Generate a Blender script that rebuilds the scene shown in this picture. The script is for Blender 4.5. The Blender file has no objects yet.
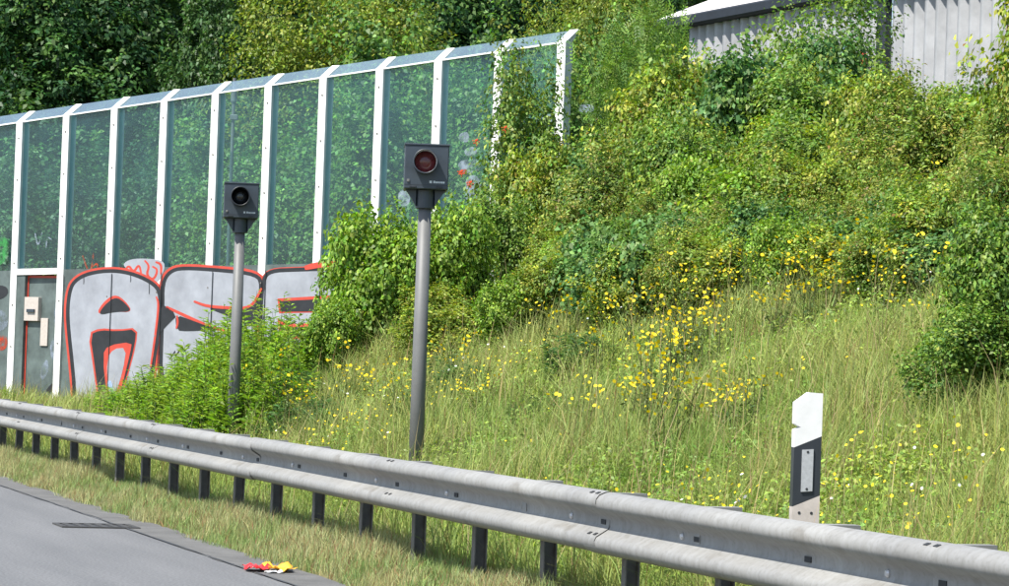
import bpy, bmesh, math
import numpy as np
from mathutils import Matrix, Vector
R = math.radians
C = bpy.context.scene.collection
sc = bpy.context.scene

# ------------------------------------------------------------------ camera
PW, PH, FPX = 1009.0, 586.0, 3200.0          # photograph size and focal length in its pixels
CAMZ, PITCH, ROLL = 1.36, R(1.264), R(2.0)
fwd = np.array([0, math.cos(PITCH), math.sin(PITCH)])
up0 = np.array([0, -math.sin(PITCH), math.cos(PITCH)])
r0 = np.array([1.0, 0, 0])
c_right = math.cos(ROLL) * r0 + math.sin(ROLL) * up0
c_up = math.cos(ROLL) * up0 - math.sin(ROLL) * r0
cam_data = bpy.data.cameras.new('camera')
cam_data.sensor_width = 36.0
cam_data.lens = FPX / PW * 36.0
cam_data.clip_start = 0.5
cam_data.clip_end = 5000
cam = bpy.data.objects.new('camera', cam_data)
C.objects.link(cam)
M = Matrix(((c_right[0], c_up[0], -fwd[0], 0), (c_right[1], c_up[1], -fwd[1], 0),
            (c_right[2], c_up[2], -fwd[2], CAMZ), (0, 0, 0, 1)))
cam.matrix_world = M
sc.camera = cam

# ------------------------------------------------------------------ light
SUN_EL, SUN_AZ = R(57), math.atan2(-0.76, -0.65)     # behind the camera, to its left
to_sun = Vector((math.cos(SUN_EL) * math.sin(SUN_AZ), math.cos(SUN_EL) * math.cos(SUN_AZ), math.sin(SUN_EL)))
world = bpy.data.worlds.new('World')
sc.world = world
world.use_nodes = True
nt = world.node_tree
nt.nodes.clear()
wo = nt.nodes.new('ShaderNodeOutputWorld')
bg = nt.nodes.new('ShaderNodeBackground')
sky = nt.nodes.new('ShaderNodeTexSky')
sky.sky_type = 'NISHITA'
sky.sun_disc = False
sky.sun_elevation = SUN_EL
sky.sun_rotation = SUN_AZ
sky.air_density = 1.0
sky.dust_density = 1.0
bg.inputs['Strength'].default_value = 0.125
nt.links.new(sky.outputs[0], bg.inputs['Color'])
nt.links.new(bg.outputs[0], wo.inputs['Surface'])
sl = bpy.data.lights.new('sun', 'SUN')
sl.energy = 5.0
sl.angle = R(0.53)
sl.color = (1.0, 0.955, 0.88)
so = bpy.data.objects.new('sun', sl)
C.objects.link(so)
so.location = (-20, -20, 30)
so.rotation_euler = to_sun.to_track_quat('Z', 'Y').to_euler()
sc.view_settings.view_transform = 'Standard'
sc.view_settings.look = 'None'
sc.view_settings.gamma = 1.0
sc.view_settings.use_curve_mapping = False
sc.view_settings.exposure = 0.86
sc.render.engine = 'CYCLES'
sc.cycles.max_bounces = 8
sc.cycles.transparent_max_bounces = 16
sc.cycles.diffuse_bounces = 3
sc.cycles.glossy_bounces = 3
sc.cycles.transmission_bounces = 4

# ------------------------------------------------------------------ frames of reference
def ray(px, py):
    d = fwd * FPX + c_right * (px - PW / 2) + c_up * (PH / 2 - py)
    return d / d[1]                         # scaled to depth 1 along +Y
def at(px, py, Z):                          # pixel at depth Z
    d = ray(px, py) * Z
    return np.array([d[0], d[1], d[2] + CAMZ])
P0 = np.array([-0.475, 19.2])                # a point on the guardrail line
A = np.array([-0.2865, 0.958]); A /= np.linalg.norm(A)   # along the road, away
N = np.array([A[1], -A[0]])                 # across, away from the road
ROADROT = math.atan2(A[1], A[0])            # local x = along, local y = toward the road
def RW(u, w, z=0.0):
    p = P0 + N * u + A * w
    return (float(p[0]), float(p[1]), float(z))
def UW(X, Y):
    X = np.asarray(X) - P0[0]; Y = np.asarray(Y) - P0[1]
    return X * N[0] + Y * N[1], X * A[0] + Y * A[1]
def sstep(a, b, x):
    t = np.clip((x - a) / (b - a), 0, 1)
    return t * t * (3 - 2 * t)
_rs = np.random.RandomState(7)
_lat = _rs.rand(64, 64)
def vnoise(x, y):
    x = np.asarray(x, float); y = np.asarray(y, float)
    xi = np.floor(x).astype(int); yi = np.floor(y).astype(int)
    fx = x - xi; fy = y - yi
    fx = fx * fx * (3 - 2 * fx); fy = fy * fy * (3 - 2 * fy)
    g = lambda i, j: _lat[i % 64, j % 64]
    return (g(xi, yi) * (1 - fx) + g(xi + 1, yi) * fx) * (1 - fy) + (g(xi, yi + 1) * (1 - fx) + g(xi + 1, yi + 1) * fx) * fy
def H(u, w):                                # height of the bank above the road
    u = np.asarray(u, float); w = np.asarray(w, float)
    z = -0.03 + 0.14 * sstep(-0.52, 0.05, u) + 0.16 * sstep(0.0, 1.2, u)
    k = 1.0 - 0.9 * sstep(13, 34, w)
    z = z + 0.4 * k * np.clip(u - 1.0, 0, 11.5) + 0.06 * np.clip(u - 12.5, 0, 40)
    amp = sstep(0.2, 2.0, u)
    z = z + amp * (0.22 * (vnoise(u * 0.7 + 3, w * 0.55) - 0.5) + 0.10 * (vnoise(u * 2.1, w * 1.7 + 9) - 0.5))
    return z + 0.02 * (vnoise(u * 6, w * 3) - 0.5) * sstep(-0.5, -0.2, u)
def on_bank(px, u):                         # point of the bank seen in pixel column px at distance u behind the rail
    d = ray(px, 300)
    Z = (u + N @ P0) / (N @ d[:2])
    X, Y = d[0] * Z, Z
    uu, ww = UW(X, Y)
    return (float(X), float(Y), float(H(uu, ww)))

# ------------------------------------------------------------------ materials
def new_mat(name):
    m = bpy.data.materials.new(name); m.use_nodes = True
    n = m.node_tree; n.nodes.clear()
    o = n.nodes.new('ShaderNodeOutputMaterial')
    return m, n, o
def plain(name, col, rough=0.6, metal=0.0, var=0.12, scale=6.0, bump=0.0, spec=0.5, col2=None, bscale=None):
    m, n, o = new_mat(name)
    b = n.nodes.new('ShaderNodeBsdfPrincipled')
    tc = n.nodes.new('ShaderNodeTexCoord')
    tx = n.nodes.new('ShaderNodeTexNoise'); tx.inputs['Scale'].default_value = scale; tx.inputs['Detail'].default_value = 8
    tx.inputs['Roughness'].default_value = 0.65
    rp = n.nodes.new('ShaderNodeValToRGB')
    c2 = col2 if col2 else tuple(min(1, c * (1 + var)) for c in col)
    rp.color_ramp.elements[0].position = 0.32; rp.color_ramp.elements[1].position = 0.68
    rp.color_ramp.elements[0].color = (*[c * (1 - var) for c in col], 1); rp.color_ramp.elements[1].color = (*c2, 1)
    n.links.new(tc.outputs['Object'], tx.inputs['Vector']); n.links.new(tx.outputs['Fac'], rp.inputs['Fac'])
    n.links.new(rp.outputs['Color'], b.inputs['Base Color'])
    b.inputs['Roughness'].default_value = rough; b.inputs['Metallic'].default_value = metal
    b.inputs['Specular IOR Level'].default_value = spec
    if bump:
        t2 = n.nodes.new('ShaderNodeTexNoise'); t2.inputs['Scale'].default_value = bscale or scale * 8; t2.inputs['Detail'].default_value = 6
        n.links.new(tc.outputs['Object'], t2.inputs['Vector'])
        bp = n.nodes.new('ShaderNodeBump'); bp.inputs['Strength'].default_value = bump; bp.inputs['Distance'].default_value = 0.02
        n.links.new(t2.outputs['Fac'], bp.inputs['Height']); n.links.new(bp.outputs['Normal'], b.inputs['Normal'])
    n.links.new(b.outputs[0], o.inputs['Surface'])
    return m
def leafmat(name, trans=0.3, rough=0.5, spec=0.3):
    m, n, o = new_mat(name)
    at_ = n.nodes.new('ShaderNodeAttribute'); at_.attribute_name = 'Col'
    b = n.nodes.new('ShaderNodeBsdfPrincipled'); b.inputs['Roughness'].default_value = rough
    b.inputs['Specular IOR Level'].default_value = spec
    t = n.nodes.new('ShaderNodeBsdfTranslucent')
    hs = n.nodes.new('ShaderNodeHueSaturation'); hs.inputs['Value'].default_value = 1.5; hs.inputs['Saturation'].default_value = 1.1
    mx = n.nodes.new('ShaderNodeMixShader'); mx.inputs[0].default_value = trans
    n.links.new(at_.outputs['Color'], b.inputs['Base Color']); n.links.new(at_.outputs['Color'], hs.inputs['Color'])
    n.links.new(hs.outputs[0], t.inputs['Color'])
    n.links.new(b.outputs[0], mx.inputs[1]); n.links.new(t.outputs[0], mx.inputs[2])
    n.links.new(mx.outputs[0], o.inputs['Surface'])
    return m
M_LEAF = leafmat('leaf', 0.3)
M_GRASS = leafmat('grass_blade', 0.3, 0.6, 0.2)
M_PETAL = leafmat('petal', 0.25, 0.6, 0.2)
M_BARK = plain('bark', (0.11, 0.085, 0.06), 0.9, var=0.4, scale=12, bump=0.5)
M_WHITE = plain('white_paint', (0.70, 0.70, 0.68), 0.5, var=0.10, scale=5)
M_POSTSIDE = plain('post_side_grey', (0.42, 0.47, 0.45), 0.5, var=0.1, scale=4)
M_CHAR = plain('charcoal_paint', (0.034, 0.045, 0.058), 0.42, var=0.15, scale=8)
M_POLE = plain('pole_grey', (0.125, 0.127, 0.124), 0.55, var=0.12, scale=5)
M_ZINC = plain('weathered_zinc', (0.225, 0.225, 0.215), 0.65, metal=0.05, var=0.24, scale=1.6, bump=0.06, bscale=40)
def zincmat():
    m, n, o = new_mat('galvanised_beam')
    b = n.nodes.new('ShaderNodeBsdfPrincipled'); b.inputs['Roughness'].default_value = 0.62; b.inputs['Metallic'].default_value = 0.05
    tc = n.nodes.new('ShaderNodeTexCoord')
    def noise(scale, vec, det=6):
        mp = n.nodes.new('ShaderNodeMapping'); mp.inputs['Scale'].default_value = vec
        t = n.nodes.new('ShaderNodeTexNoise'); t.inputs['Scale'].default_value = scale; t.inputs['Detail'].default_value = det
        n.links.new(tc.outputs['Object'], mp.inputs[0]); n.links.new(mp.outputs[0], t.inputs['Vector']); return t
    def ramp(t, a, b_, ca, cb):
        r = n.nodes.new('ShaderNodeValToRGB'); r.color_ramp.elements[0].position = a; r.color_ramp.elements[1].position = b_
        r.color_ramp.elements[0].color = (*ca, 1); r.color_ramp.elements[1].color = (*cb, 1); n.links.new(t.outputs['Fac'], r.inputs['Fac']); return r
    def mul(x, y, f=1.0):
        k = n.nodes.new('ShaderNodeMix'); k.data_type = 'RGBA'; k.blend_type = 'MULTIPLY'; k.inputs[0].default_value = f
        n.links.new(x, k.inputs[6]); n.links.new(y, k.inputs[7]); return k.outputs[2]
    base = ramp(noise(1.4, (1, 1, 1)), 0.3, 0.7, (0.20, 0.20, 0.195), (0.28, 0.278, 0.265))
    run = ramp(noise(3.0, (7, 1, 0.7), 4), 0.42, 0.62, (0.74, 0.72, 0.68), (1, 1, 1))
    spk = ramp(noise(45, (1, 1, 1), 3), 0.30, 0.5, (0.78, 0.77, 0.75), (1, 1, 1))
    spot = ramp(noise(6, (0.6, 1, 1), 8), 0.60, 0.74, (1, 1, 1), (0.62, 0.57, 0.5))
    c = mul(mul(mul(base.outputs[0], run.outputs[0], 0.4), spk.outputs[0], 0.7), spot.outputs[0], 0.7)
    n.links.new(c, b.inputs['Base Color']); n.links.new(b.outputs[0], o.inputs['Surface'])
    return m
M_BEAM = zincmat()
M_ZINCD = plain('dirty_zinc', (0.14, 0.13, 0.12), 0.7, metal=0.15, var=0.3, scale=7)
M_BOLT = plain('bolt_zinc', (0.5, 0.5, 0.5), 0.4, metal=0.4, var=0.1)
M_DARK = plain('dark_slot', (0.02, 0.022, 0.024), 0.8, var=0.2)
M_BLACK = plain('black_plastic', (0.02, 0.024, 0.03), 0.45, var=0.15)
M_REFL = plain('reflector', (0.36, 0.37, 0.38), 0.25, var=0.12, scale=60)
M_DWHITE = plain('plastic_white', (0.66, 0.66, 0.645), 0.5, var=0.08, scale=10)
M_DDIRT = plain('soiled_white', (0.45, 0.40, 0.36), 0.6, var=0.12, scale=20)
M_PANEL = plain('panel_greygreen', (0.085, 0.11, 0.105), 0.5, var=0.4, scale=2.4)
M_SPRAYG = plain('spray_lilac_grey', (0.27, 0.285, 0.32), 0.6, var=0.2, scale=1.8)
M_SPRAYB = plain('spray_black', (0.016, 0.017, 0.02), 0.5, var=0.3, scale=4)
M_SPRAYR = plain('spray_red', (0.45, 0.05, 0.03), 0.55, var=0.15, scale=4)
M_SPRAYBL = plain('spray_blue', (0.25, 0.36, 0.62), 0.55, var=0.2, scale=6)
M_SPRAYGR = plain('spray_green', (0.12, 0.45, 0.14), 0.55, var=0.2, scale=6)
M_RED = plain('lens_red', (0.10, 0.012, 0.014), 0.15, var=0.2, scale=30)
M_LENS = plain('lens_black', (0.006, 0.007, 0.008), 0.12, var=0.1)
M_RIMW = plain('hood_inner_pale', (0.4, 0.39, 0.4), 0.5, var=0.1)
M_LOGO = plain('logo_white', (0.62, 0.66, 0.68), 0.5, var=0.05)
M_SHEET = plain('pale_corrugated_sheet', (0.31, 0.315, 0.325), 0.55, var=0.28, scale=1.1)
M_ROOF = plain('pale_roof', (0.62, 0.58, 0.56), 0.6, var=0.22, scale=1.5)
M_NAVY = plain('navy_gutter', (0.012, 0.017, 0.026), 0.7, var=0.2)
M_IRON = plain('cast_iron', (0.045, 0.043, 0.04), 0.7, var=0.3, scale=20)
M_BERRY = plain('orange_berry', (0.55, 0.07, 0.015), 0.35, var=0.2, scale=30)
M_WRAPR = plain('wrapper_red', (0.62, 0.03, 0.03), 0.35, var=0.1)
M_WRAPY = plain('wrapper_yellow', (0.85, 0.42, 0.03), 0.35, var=0.15, scale=14)

def glassmat(name, lo, hi, dcol):
    m, n, o = new_mat(name)
    tr = n.nodes.new('ShaderNodeBsdfTransparent'); tr.inputs[0].default_value = (0.80, 0.93, 0.935, 1)
    gl = n.nodes.new('ShaderNodeBsdfGlossy'); gl.inputs['Roughness'].default_value = 0.04; gl.inputs[0].default_value = (0.8, 0.9, 0.95, 1)
    df = n.nodes.new('ShaderNodeBsdfDiffuse'); df.inputs[0].default_value = (*dcol, 1)
    lw = n.nodes.new('ShaderNodeLayerWeight'); lw.inputs['Blend'].default_value = 0.5
    pw = n.nodes.new('ShaderNodeMath'); pw.operation = 'POWER'; pw.inputs[1].default_value = 4.0
    fr = n.nodes.new('ShaderNodeMath'); fr.operation = 'MULTIPLY_ADD'; fr.inputs[1].default_value = 0.7; fr.inputs[2].default_value = 0.03
    n.links.new(lw.outputs['Facing'], pw.inputs[0]); n.links.new(pw.outputs[0], fr.inputs[0])
    m1 = n.nodes.new('ShaderNodeMixShader'); m2 = n.nodes.new('ShaderNodeMixShader')
    tc = n.nodes.new('ShaderNodeTexCoord'); tx = n.nodes.new('ShaderNodeTexNoise'); tx.inputs['Scale'].default_value = 1.3; tx.inputs['Detail'].default_value = 6
    mp = n.nodes.new('ShaderNodeMapRange'); mp.inputs[3].default_value = lo; mp.inputs[4].default_value = hi
    n.links.new(tc.outputs['Object'], tx.inputs['Vector']); n.links.new(tx.outputs['Fac'], mp.inputs[0]); n.links.new(mp.outputs[0], m1.inputs[0])
    n.links.new(tr.outputs[0], m1.inputs[1]); n.links.new(df.outputs[0], m1.inputs[2])
    n.links.new(fr.outputs[0], m2.inputs[0]); n.links.new(m1.outputs[0], m2.inputs[1]); n.links.new(gl.outputs[0], m2.inputs[2])
    n.links.new(m2.outputs[0], o.inputs['Surface'])
    return m
M_GLASS = glassmat('noise_barrier_glazing', 0.008, 0.075, (0.10, 0.27, 0.36))
M_CANT = glassmat('sky_sheen_glazing', 0.14, 0.34, (0.30, 0.37, 0.42))  # pale diffuse layer stands in for sky reflected in the sloping panes
def fadedmat(name, col, dens):
    m, n, o = new_mat(name)
    b = n.nodes.new('ShaderNodeBsdfDiffuse'); b.inputs[0].default_value = (*col, 1); t = n.nodes.new('ShaderNodeBsdfTransparent'); mx = n.nodes.new('ShaderNodeMixShader')
    tc = n.nodes.new('ShaderNodeTexCoord'); tx = n.nodes.new('ShaderNodeTexNoise'); tx.inputs['Scale'].default_value = 9; tx.inputs['Detail'].default_value = 5
    mp = n.nodes.new('ShaderNodeMapRange'); mp.inputs[1].default_value = 0.35; mp.inputs[2].default_value = 0.65; mp.inputs[4].default_value = dens
    n.links.new(tc.outputs['Object'], tx.inputs['Vector']); n.links.new(tx.outputs['Fac'], mp.inputs[0]); n.links.new(mp.outputs[0], mx.inputs[0])
    n.links.new(t.outputs[0], mx.inputs[1]); n.links.new(b.outputs[0], mx.inputs[2]); n.links.new(mx.outputs[0], o.inputs['Surface'])
    return m
M_FADEG = fadedmat('faded_spray_grey', (0.26, 0.31, 0.38), 0.75)
M_FADEGR = fadedmat('faded_spray_green', (0.06, 0.28, 0.08), 0.8)
M_FADER = fadedmat('faded_spray_red', (0.42, 0.06, 0.03), 0.9)

def asphaltmat():
    m, n, o = new_mat('asphalt')
    b = n.nodes.new('ShaderNodeBsdfPrincipled'); b.inputs['Roughness'].default_value = 0.85; b.inputs['Specular IOR Level'].default_value = 0.3
    tc = n.nodes.new('ShaderNodeTexCoord')
    mpn = n.nodes.new('ShaderNodeMapping'); mpn.inputs['Scale'].default_value = (0.12, 1.0, 1.0)
    n1 = n.nodes.new('ShaderNodeTexNoise'); n1.inputs['Scale'].default_value = 2.2; n1.inputs['Detail'].default_value = 6
    n2 = n.nodes.new('ShaderNodeTexNoise'); n2.inputs['Scale'].default_value = 55; n2.inputs['Detail'].default_value = 6
    n.links.new(tc.outputs['Object'], mpn.inputs[0]); n.links.new(mpn.outputs[0], n1.inputs['Vector']); n.links.new(tc.outputs['Object'], n2.inputs['Vector'])
    r1 = n.nodes.new('ShaderNodeValToRGB'); r1.color_ramp.elements[0].position = 0.3; r1.color_ramp.elements[1].position = 0.7
    r1.color_ramp.elements[0].color = (0.112, 0.115, 0.118, 1); r1.color_ramp.elements[1].color = (0.15, 0.152, 0.154, 1)
    mx = n.nodes.new('ShaderNodeMix'); mx.data_type = 'RGBA'; mx.blend_type = 'OVERLAY'; mx.inputs[0].default_value = 0.75
    n.links.new(n1.outputs['Fac'], r1.inputs['Fac']); n.links.new(r1.outputs[0], mx.inputs[6]); n.links.new(n2.outputs['Fac'], mx.inputs[7])
    n.links.new(mx.outputs[2], b.inputs['Base Color'])
    bp = n.nodes.new('ShaderNodeBump'); bp.inputs['Strength'].default_value = 0.3; bp.inputs['Distance'].default_value = 0.01
    n.links.new(n2.outputs['Fac'], bp.inputs['Height']); n.links.new(bp.outputs[0], b.inputs['Normal'])
    n.links.new(b.outputs[0], o.inputs['Surface'])
    return m
M_ASPH = asphaltmat()
M_ASPHD = plain('old_asphalt', (0.105, 0.104, 0.10), 0.9, var=0.25, scale=3, bump=0.4, bscale=80)
M_TAR = plain('tar', (0.055, 0.055, 0.055), 0.6, var=0.2)
M_SOIL = plain('bank_soil', (0.10, 0.105, 0.035), 0.95, var=0.35, scale=1.2, bump=0.5, bscale=20, col2=(0.15, 0.13, 0.05))
M_EARTH = plain('earth', (0.10, 0.10, 0.05), 0.95, var=0.3, scale=0.2)

# ------------------------------------------------------------------ object helpers
def link(name, me, mat=None, parent=None, loc=None, rot=None):
    o = bpy.data.objects.new(name, me); C.objects.link(o)
    if mat is not None and me is not None and not me.materials: me.materials.append(mat)
    if parent is not None: o.parent = parent
    if loc is not None: o.location = loc
    if rot is not None: o.rotation_euler = rot
    return o
def tag(o, label, cat, group=None):
    o['label'] = label; o['category'] = cat
    if group: o['group'] = group
    return o
def thing(name, label, cat, loc=(0, 0, 0), rotz=0.0, group=None):
    o = bpy.data.objects.new(name, None); C.objects.link(o)
    o.empty_display_size = 0.2
    o.location = loc; o.rotation_euler = (0, 0, rotz)
    return tag(o, label, cat, group)
def np_mesh(name, V, F, col=None, smooth=False):
    V = np.ascontiguousarray(V, np.float32); F = np.ascontiguousarray(F, np.int32)
    me = bpy.data.meshes.new(name)
    k = F.shape[1]
    me.vertices.add(len(V)); me.vertices.foreach_set('co', V.ravel())
    me.loops.add(F.size); me.loops.foreach_set('vertex_index', F.ravel())
    me.polygons.add(len(F)); me.polygons.foreach_set('loop_start', np.arange(0, F.size, k, dtype=np.int32))
    if smooth: me.polygons.foreach_set('use_smooth', np.ones(len(F), bool))
    me.update(calc_edges=True)
    if col is not None:
        a = me.color_attributes.new('Col', 'FLOAT_COLOR', 'POINT')
        rgba = np.ones((len(V), 4), np.float32); rgba[:, :3] = col
        a.data.foreach_set('color', rgba.ravel())
    return me
def bm_mesh(name, bm, smooth=False):
    me = bpy.data.meshes.new(name); bmesh.ops.recalc_face_normals(bm, faces=bm.faces); bm.to_mesh(me); bm.free()
    if smooth: me.polygons.foreach_set('use_smooth', np.ones(len(me.polygons), bool))
    return me
def box(bm, x0, x1, y0, y1, z0, z1, bev=0.0):
    vs = [bm.verts.new((x, y, z)) for x in (x0, x1) for y in (y0, y1) for z in (z0, z1)]
    fs = [(0, 1, 3, 2), (4, 6, 7, 5), (0, 4, 5, 1), (2, 3, 7, 6), (0, 2, 6, 4), (1, 5, 7, 3)]
    faces = [bm.faces.new([vs[i] for i in f]) for f in fs]
    if bev:
        es = list({e for f in faces for e in f.edges})
        bmesh.ops.bevel(bm, geom=es, offset=bev, segments=1, affect='EDGES')
def box_mesh(name, *a, bev=0.0):
    bm = bmesh.new(); box(bm, *a, bev=bev); return bm_mesh(name, bm)
def prism(bm, pts, d0, d1, axis):            # polygon pts (p,q) swept along axis from d0 to d1
    def mk(p, q, d): return {'x': (d, p, q), 'y': (p, d, q), 'z': (p, q, d)}[axis]
    a = [bm.verts.new(mk(p, q, d0)) for p, q in pts]; b = [bm.verts.new(mk(p, q, d1)) for p, q in pts]
    n = len(pts)
    bm.faces.new(a); bm.faces.new(b[::-1])
    for i in range(n): bm.faces.new((a[i], a[(i + 1) % n], b[(i + 1) % n], b[i]))
def lathe(bm, prof, axis_o=(0, 0, 0), axis='z', seg=20, cap=True):
    rings = []
    for r, h in prof:
        ring = []
        for i in range(seg):
            t = 2 * math.pi * i / seg
            p = (r * math.cos(t), r * math.sin(t), h) if axis == 'z' else (r * math.cos(t), h, r * math.sin(t))
            ring.append(bm.verts.new((p[0] + axis_o[0], p[1] + axis_o[1], p[2] + axis_o[2])))
        rings.append(ring)
    for a, b in zip(rings, rings[1:]):
        for i in range(seg): bm.faces.new((a[i], a[(i + 1) % seg], b[(i + 1) % seg], b[i]))
    if cap:
        bm.faces.new(rings[0]); bm.faces.new(rings[-1])
def tube_np(path, radii, k=5):               # tapered tube as arrays
    path = np.asarray(path, float); n = len(path); V = []; F = []
    for i in range(n):
        t = path[min(i + 1, n - 1)] - path[max(i - 1, 0)]; t /= np.linalg.norm(t) + 1e-9
        s = np.cross(t, [0.3, 0.9, 0.2]); s /= np.linalg.norm(s) + 1e-9; b = np.cross(t, s)
        for j in range(k):
            a = 2 * math.pi * j / k
            V.append(path[i] + radii[i] * (math.cos(a) * s + math.sin(a) * b))
    for i in range(n - 1):
        for j in range(k):
            F.append((i * k + j, i * k + (j + 1) % k, (i + 1) * k + (j + 1) % k, (i + 1) * k + j))
    return np.array(V), np.array(F)
def join_np(parts):
    V, F, o = [], [], 0
    for v, f in parts: V.append(v); F.append(f + o); o += len(v)
    return np.concatenate(V), np.concatenate(F)
def copy_tree(o, parent=None):
    c = o.copy(); C.objects.link(c); c.parent = parent
    for ch in [x for x in o.children]: copy_tree(ch, c)
    return c

# ================================================================== SETTING
me = np_mesh('ground', [(-2500, -2500, -0.12), (2500, -2500, -0.12), (2500, 2500, -0.12), (-2500, 2500, -0.12)], [(0, 1, 2, 3)])
link('ground', me, M_EARTH)['kind'] = 'structure'
# road: local x along, local y toward the far side
def strip(name, u0, u1, w0, w1, z, mat, nw=60, wob=0.0, seed=0):
    rs = np.random.RandomState(seed); ws = np.linspace(w0, w1, nw + 1); V = []; F = []
    for i, w in enumerate(ws):
        j0 = wob * (rs.rand() - 0.5); j1 = wob * (rs.rand() - 0.5)
        V += [(w, -(u0 + j0), z), (w, -(u1 + j1), z)]
        if i: F.append((2 * i - 2, 2 * i - 1, 2 * i + 1, 2 * i))
    return link(name, np_mesh(name, V, F), mat, loc=RW(0, 0), rot=(0, 0, ROADROT))
road = strip('road', -13.0, -0.40, -120, 400, 0.0, M_ASPH, 2); road['kind'] = 'structure'
edge = strip('road_edge_strip', -0.74, -0.40, -60, 160, 0.004, M_ASPHD, 900, 0.05, 3); edge['kind'] = 'structure'
seam = strip('road_seam', -0.755, -0.738, -60, 160, 0.008, M_TAR, 900, 0.012, 5); seam['kind'] = 'structure'
# bank terrain
us = np.concatenate([np.linspace(-0.52, 2, 30), np.linspace(2.2, 13, 50), np.linspace(14, 90, 26)])
ws = np.concatenate([np.linspace(-60, -13, 16), np.linspace(-12, 45, 130), np.linspace(47, 260, 40)])
U, W = np.meshgrid(us, ws, indexing='ij'); Zt = H(U, W)
V = np.stack([P0[0] + N[0] * U + A[0] * W, P0[1] + N[1] * U + A[1] * W, Zt], -1).reshape(-1, 3)
I = np.arange(len(us) * len(ws)).reshape(len(us), len(ws))
F = np.stack([I[:-1, :-1], I[:-1, 1:], I[1:, 1:], I[1:, :-1]], -1).reshape(-1, 4)
link('roadside_bank', np_mesh('roadside_bank', V, F, smooth=True), M_SOIL)['kind'] = 'structure'

# ================================================================== GUARDRAIL (local x along, local y toward the road)
gr = thing('guardrail', 'grey galvanised steel guardrail with corrugated beam on close-set posts along the road', 'guardrail', RW(0, 0), ROADROT)
BT, BZ = 0.31, 0.75
prof = [(0.012, 0.310), (0.030, 0.306), (0.062, 0.292), (0.079, 0.270), (0.082, 0.245), (0.072, 0.224), (0.040, 0.204), (0.012, 0.186), (0.004, 0.170),
        (0.004, 0.140), (0.012, 0.124), (0.040, 0.106), (0.072, 0.086), (0.082, 0.065), (0.079, 0.040), (0.062, 0.018), (0.030, 0.004), (0.012, 0.000)]
def beam_mesh():
    L = 4.18; V = []; F = []
    for i, x in enumerate((0, L * 0.5, L)):
        for d, z in prof: V.append((x, d + (0.0012 if i == 0 else 0.0), z))
    n = len(prof)
    for i in range(2):
        for j in range(n - 1): F.append((i * n + j, i * n + j + 1, (i + 1) * n + j + 1, (i + 1) * n + j))
    return np_mesh('beam', np.array(V), F, smooth=True)
bmsh = beam_mesh(); bmsh.materials.append(M_BEAM)
bm = bmesh.new(); lathe(bm, [(0.017, 0), (0.017, 0.006), (0.011, 0.013), (0.0, 0.014)], axis='y', seg=8, cap=False); bolt_me = bm_mesh('bolt', bm); bolt_me.materials.append(M_BOLT)
slot_me = box_mesh('slot', -0.035, 0.035, 0.0, 0.006, -0.012, 0.012); slot_me.materials.append(M_DARK)
wslot_me = box_mesh('wave_slot', -0.018, 0.018, -0.002, 0.004, -0.01, 0.01); wslot_me.materials.append(M_DARK)
bm = bmesh.new()
prism(bm, [(-0.10, -0.03), (-0.10, 0.035), (-0.107, 0.035), (-0.107, -0.023), (-0.173, -0.023), (-0.173, 0.02), (-0.18, 0.02), (-0.18, -0.03)], -0.75, 0.715 , 'z')
for v in bm.verts: v.co = Vector((-v.co.y, v.co.x, v.co.z))
post_me = bm_mesh('post', bm); post_me.materials.append(M_ZINCD)
bm = bmesh.new()
prism(bm, [(0.004, 0.46), (0.004, 0.742), (-0.20, 0.742), (-0.20, 0.62), (-0.10, 0.52)], -0.035, 0.035, 'x')
spacer_me = bm_mesh('spacer', bm); spacer_me.materials.append(M_ZINC)
rs = np.random.RandomState(11)
SP = 4.0 / 3
k0 = 0.35 * SP                                # phase of posts along the rail
for i in range(-9, 42):
    w = k0 + i * SP
    p = link('post', post_me, None, gr, (w, 0, 0), (R(rs.normal(0, 0.7)), R(rs.normal(0, 0.7)), 0))
    link('spacer', spacer_me, None, p)
for i in range(-4, 15):
    w = k0 + 3 * i * SP - 0.09
    b = link('beam', bmsh, None, gr, (w, 0.002 + 0.0014 * (i % 2), BZ - BT + rs.normal(0, 0.001)), (0, R(rs.normal(0, 0.02)), 0))
    if -3 <= i <= 8:
        for dx in (0.09, 0.09 + SP, 0.09 + 2 * SP):
            link('slot', slot_me, None, b, (dx, 0.003, 0.155))
        link('bolt', bolt_me, None, b, (0.6, 0.004, 0.157))
        link('bolt', bolt_me, None, b, (2.95, 0.004, 0.157))
        for zz, yy, rr in ((0.297, 0.052, R(68)), (0.095, 0.058, R(62))):
            for dx in (0.05, 0.14): link('wave_slot', wslot_me, None, b, (dx, yy, zz), (rr, 0, 0))

# ================================================================== DELINEATOR POST
dp = at(807, 458, 14.6)
du_, dw_ = UW(dp[0], dp[1])
dl = thing('delineator_post', 'white delineator post with slanted black band and pale reflector behind the guardrail', 'delineator', (dp[0], dp[1], float(H(du_, dw_))), R(4))
zb = float(H(du_, dw_))
def zpx(py): return float(at(807, py, 14.6)[2]) - zb
hw = 0.0625
ztl, ztr = zpx(403), zpx(393)
def band(name, pts, mat, y0=-0.012, y1=0.07, bev=True):
    bm = bmesh.new(); prism(bm, pts, y0, y1, 'y')
    return link(name, bm_mesh(name, bm), mat, dl)
zA, zB, zC, zD = zpx(448), zpx(436), zpx(507), zpx(495)   # black band left-top, right-top, left-bottom, right-bottom
nz = zpx(427.5)
band('post_head', [(-hw, zA + 0.001), (hw, zB + 0.001), (hw, ztr), (0.0, ztr + 0.003), (-hw, ztl), (-hw, nz + 0.015), (-hw + 0.028, nz), (-hw, nz - 0.012)], M_DWHITE)
band('black_band', [(-hw, zC), (hw, zD), (hw, zB), (-hw, zA)], M_BLACK)
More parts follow.
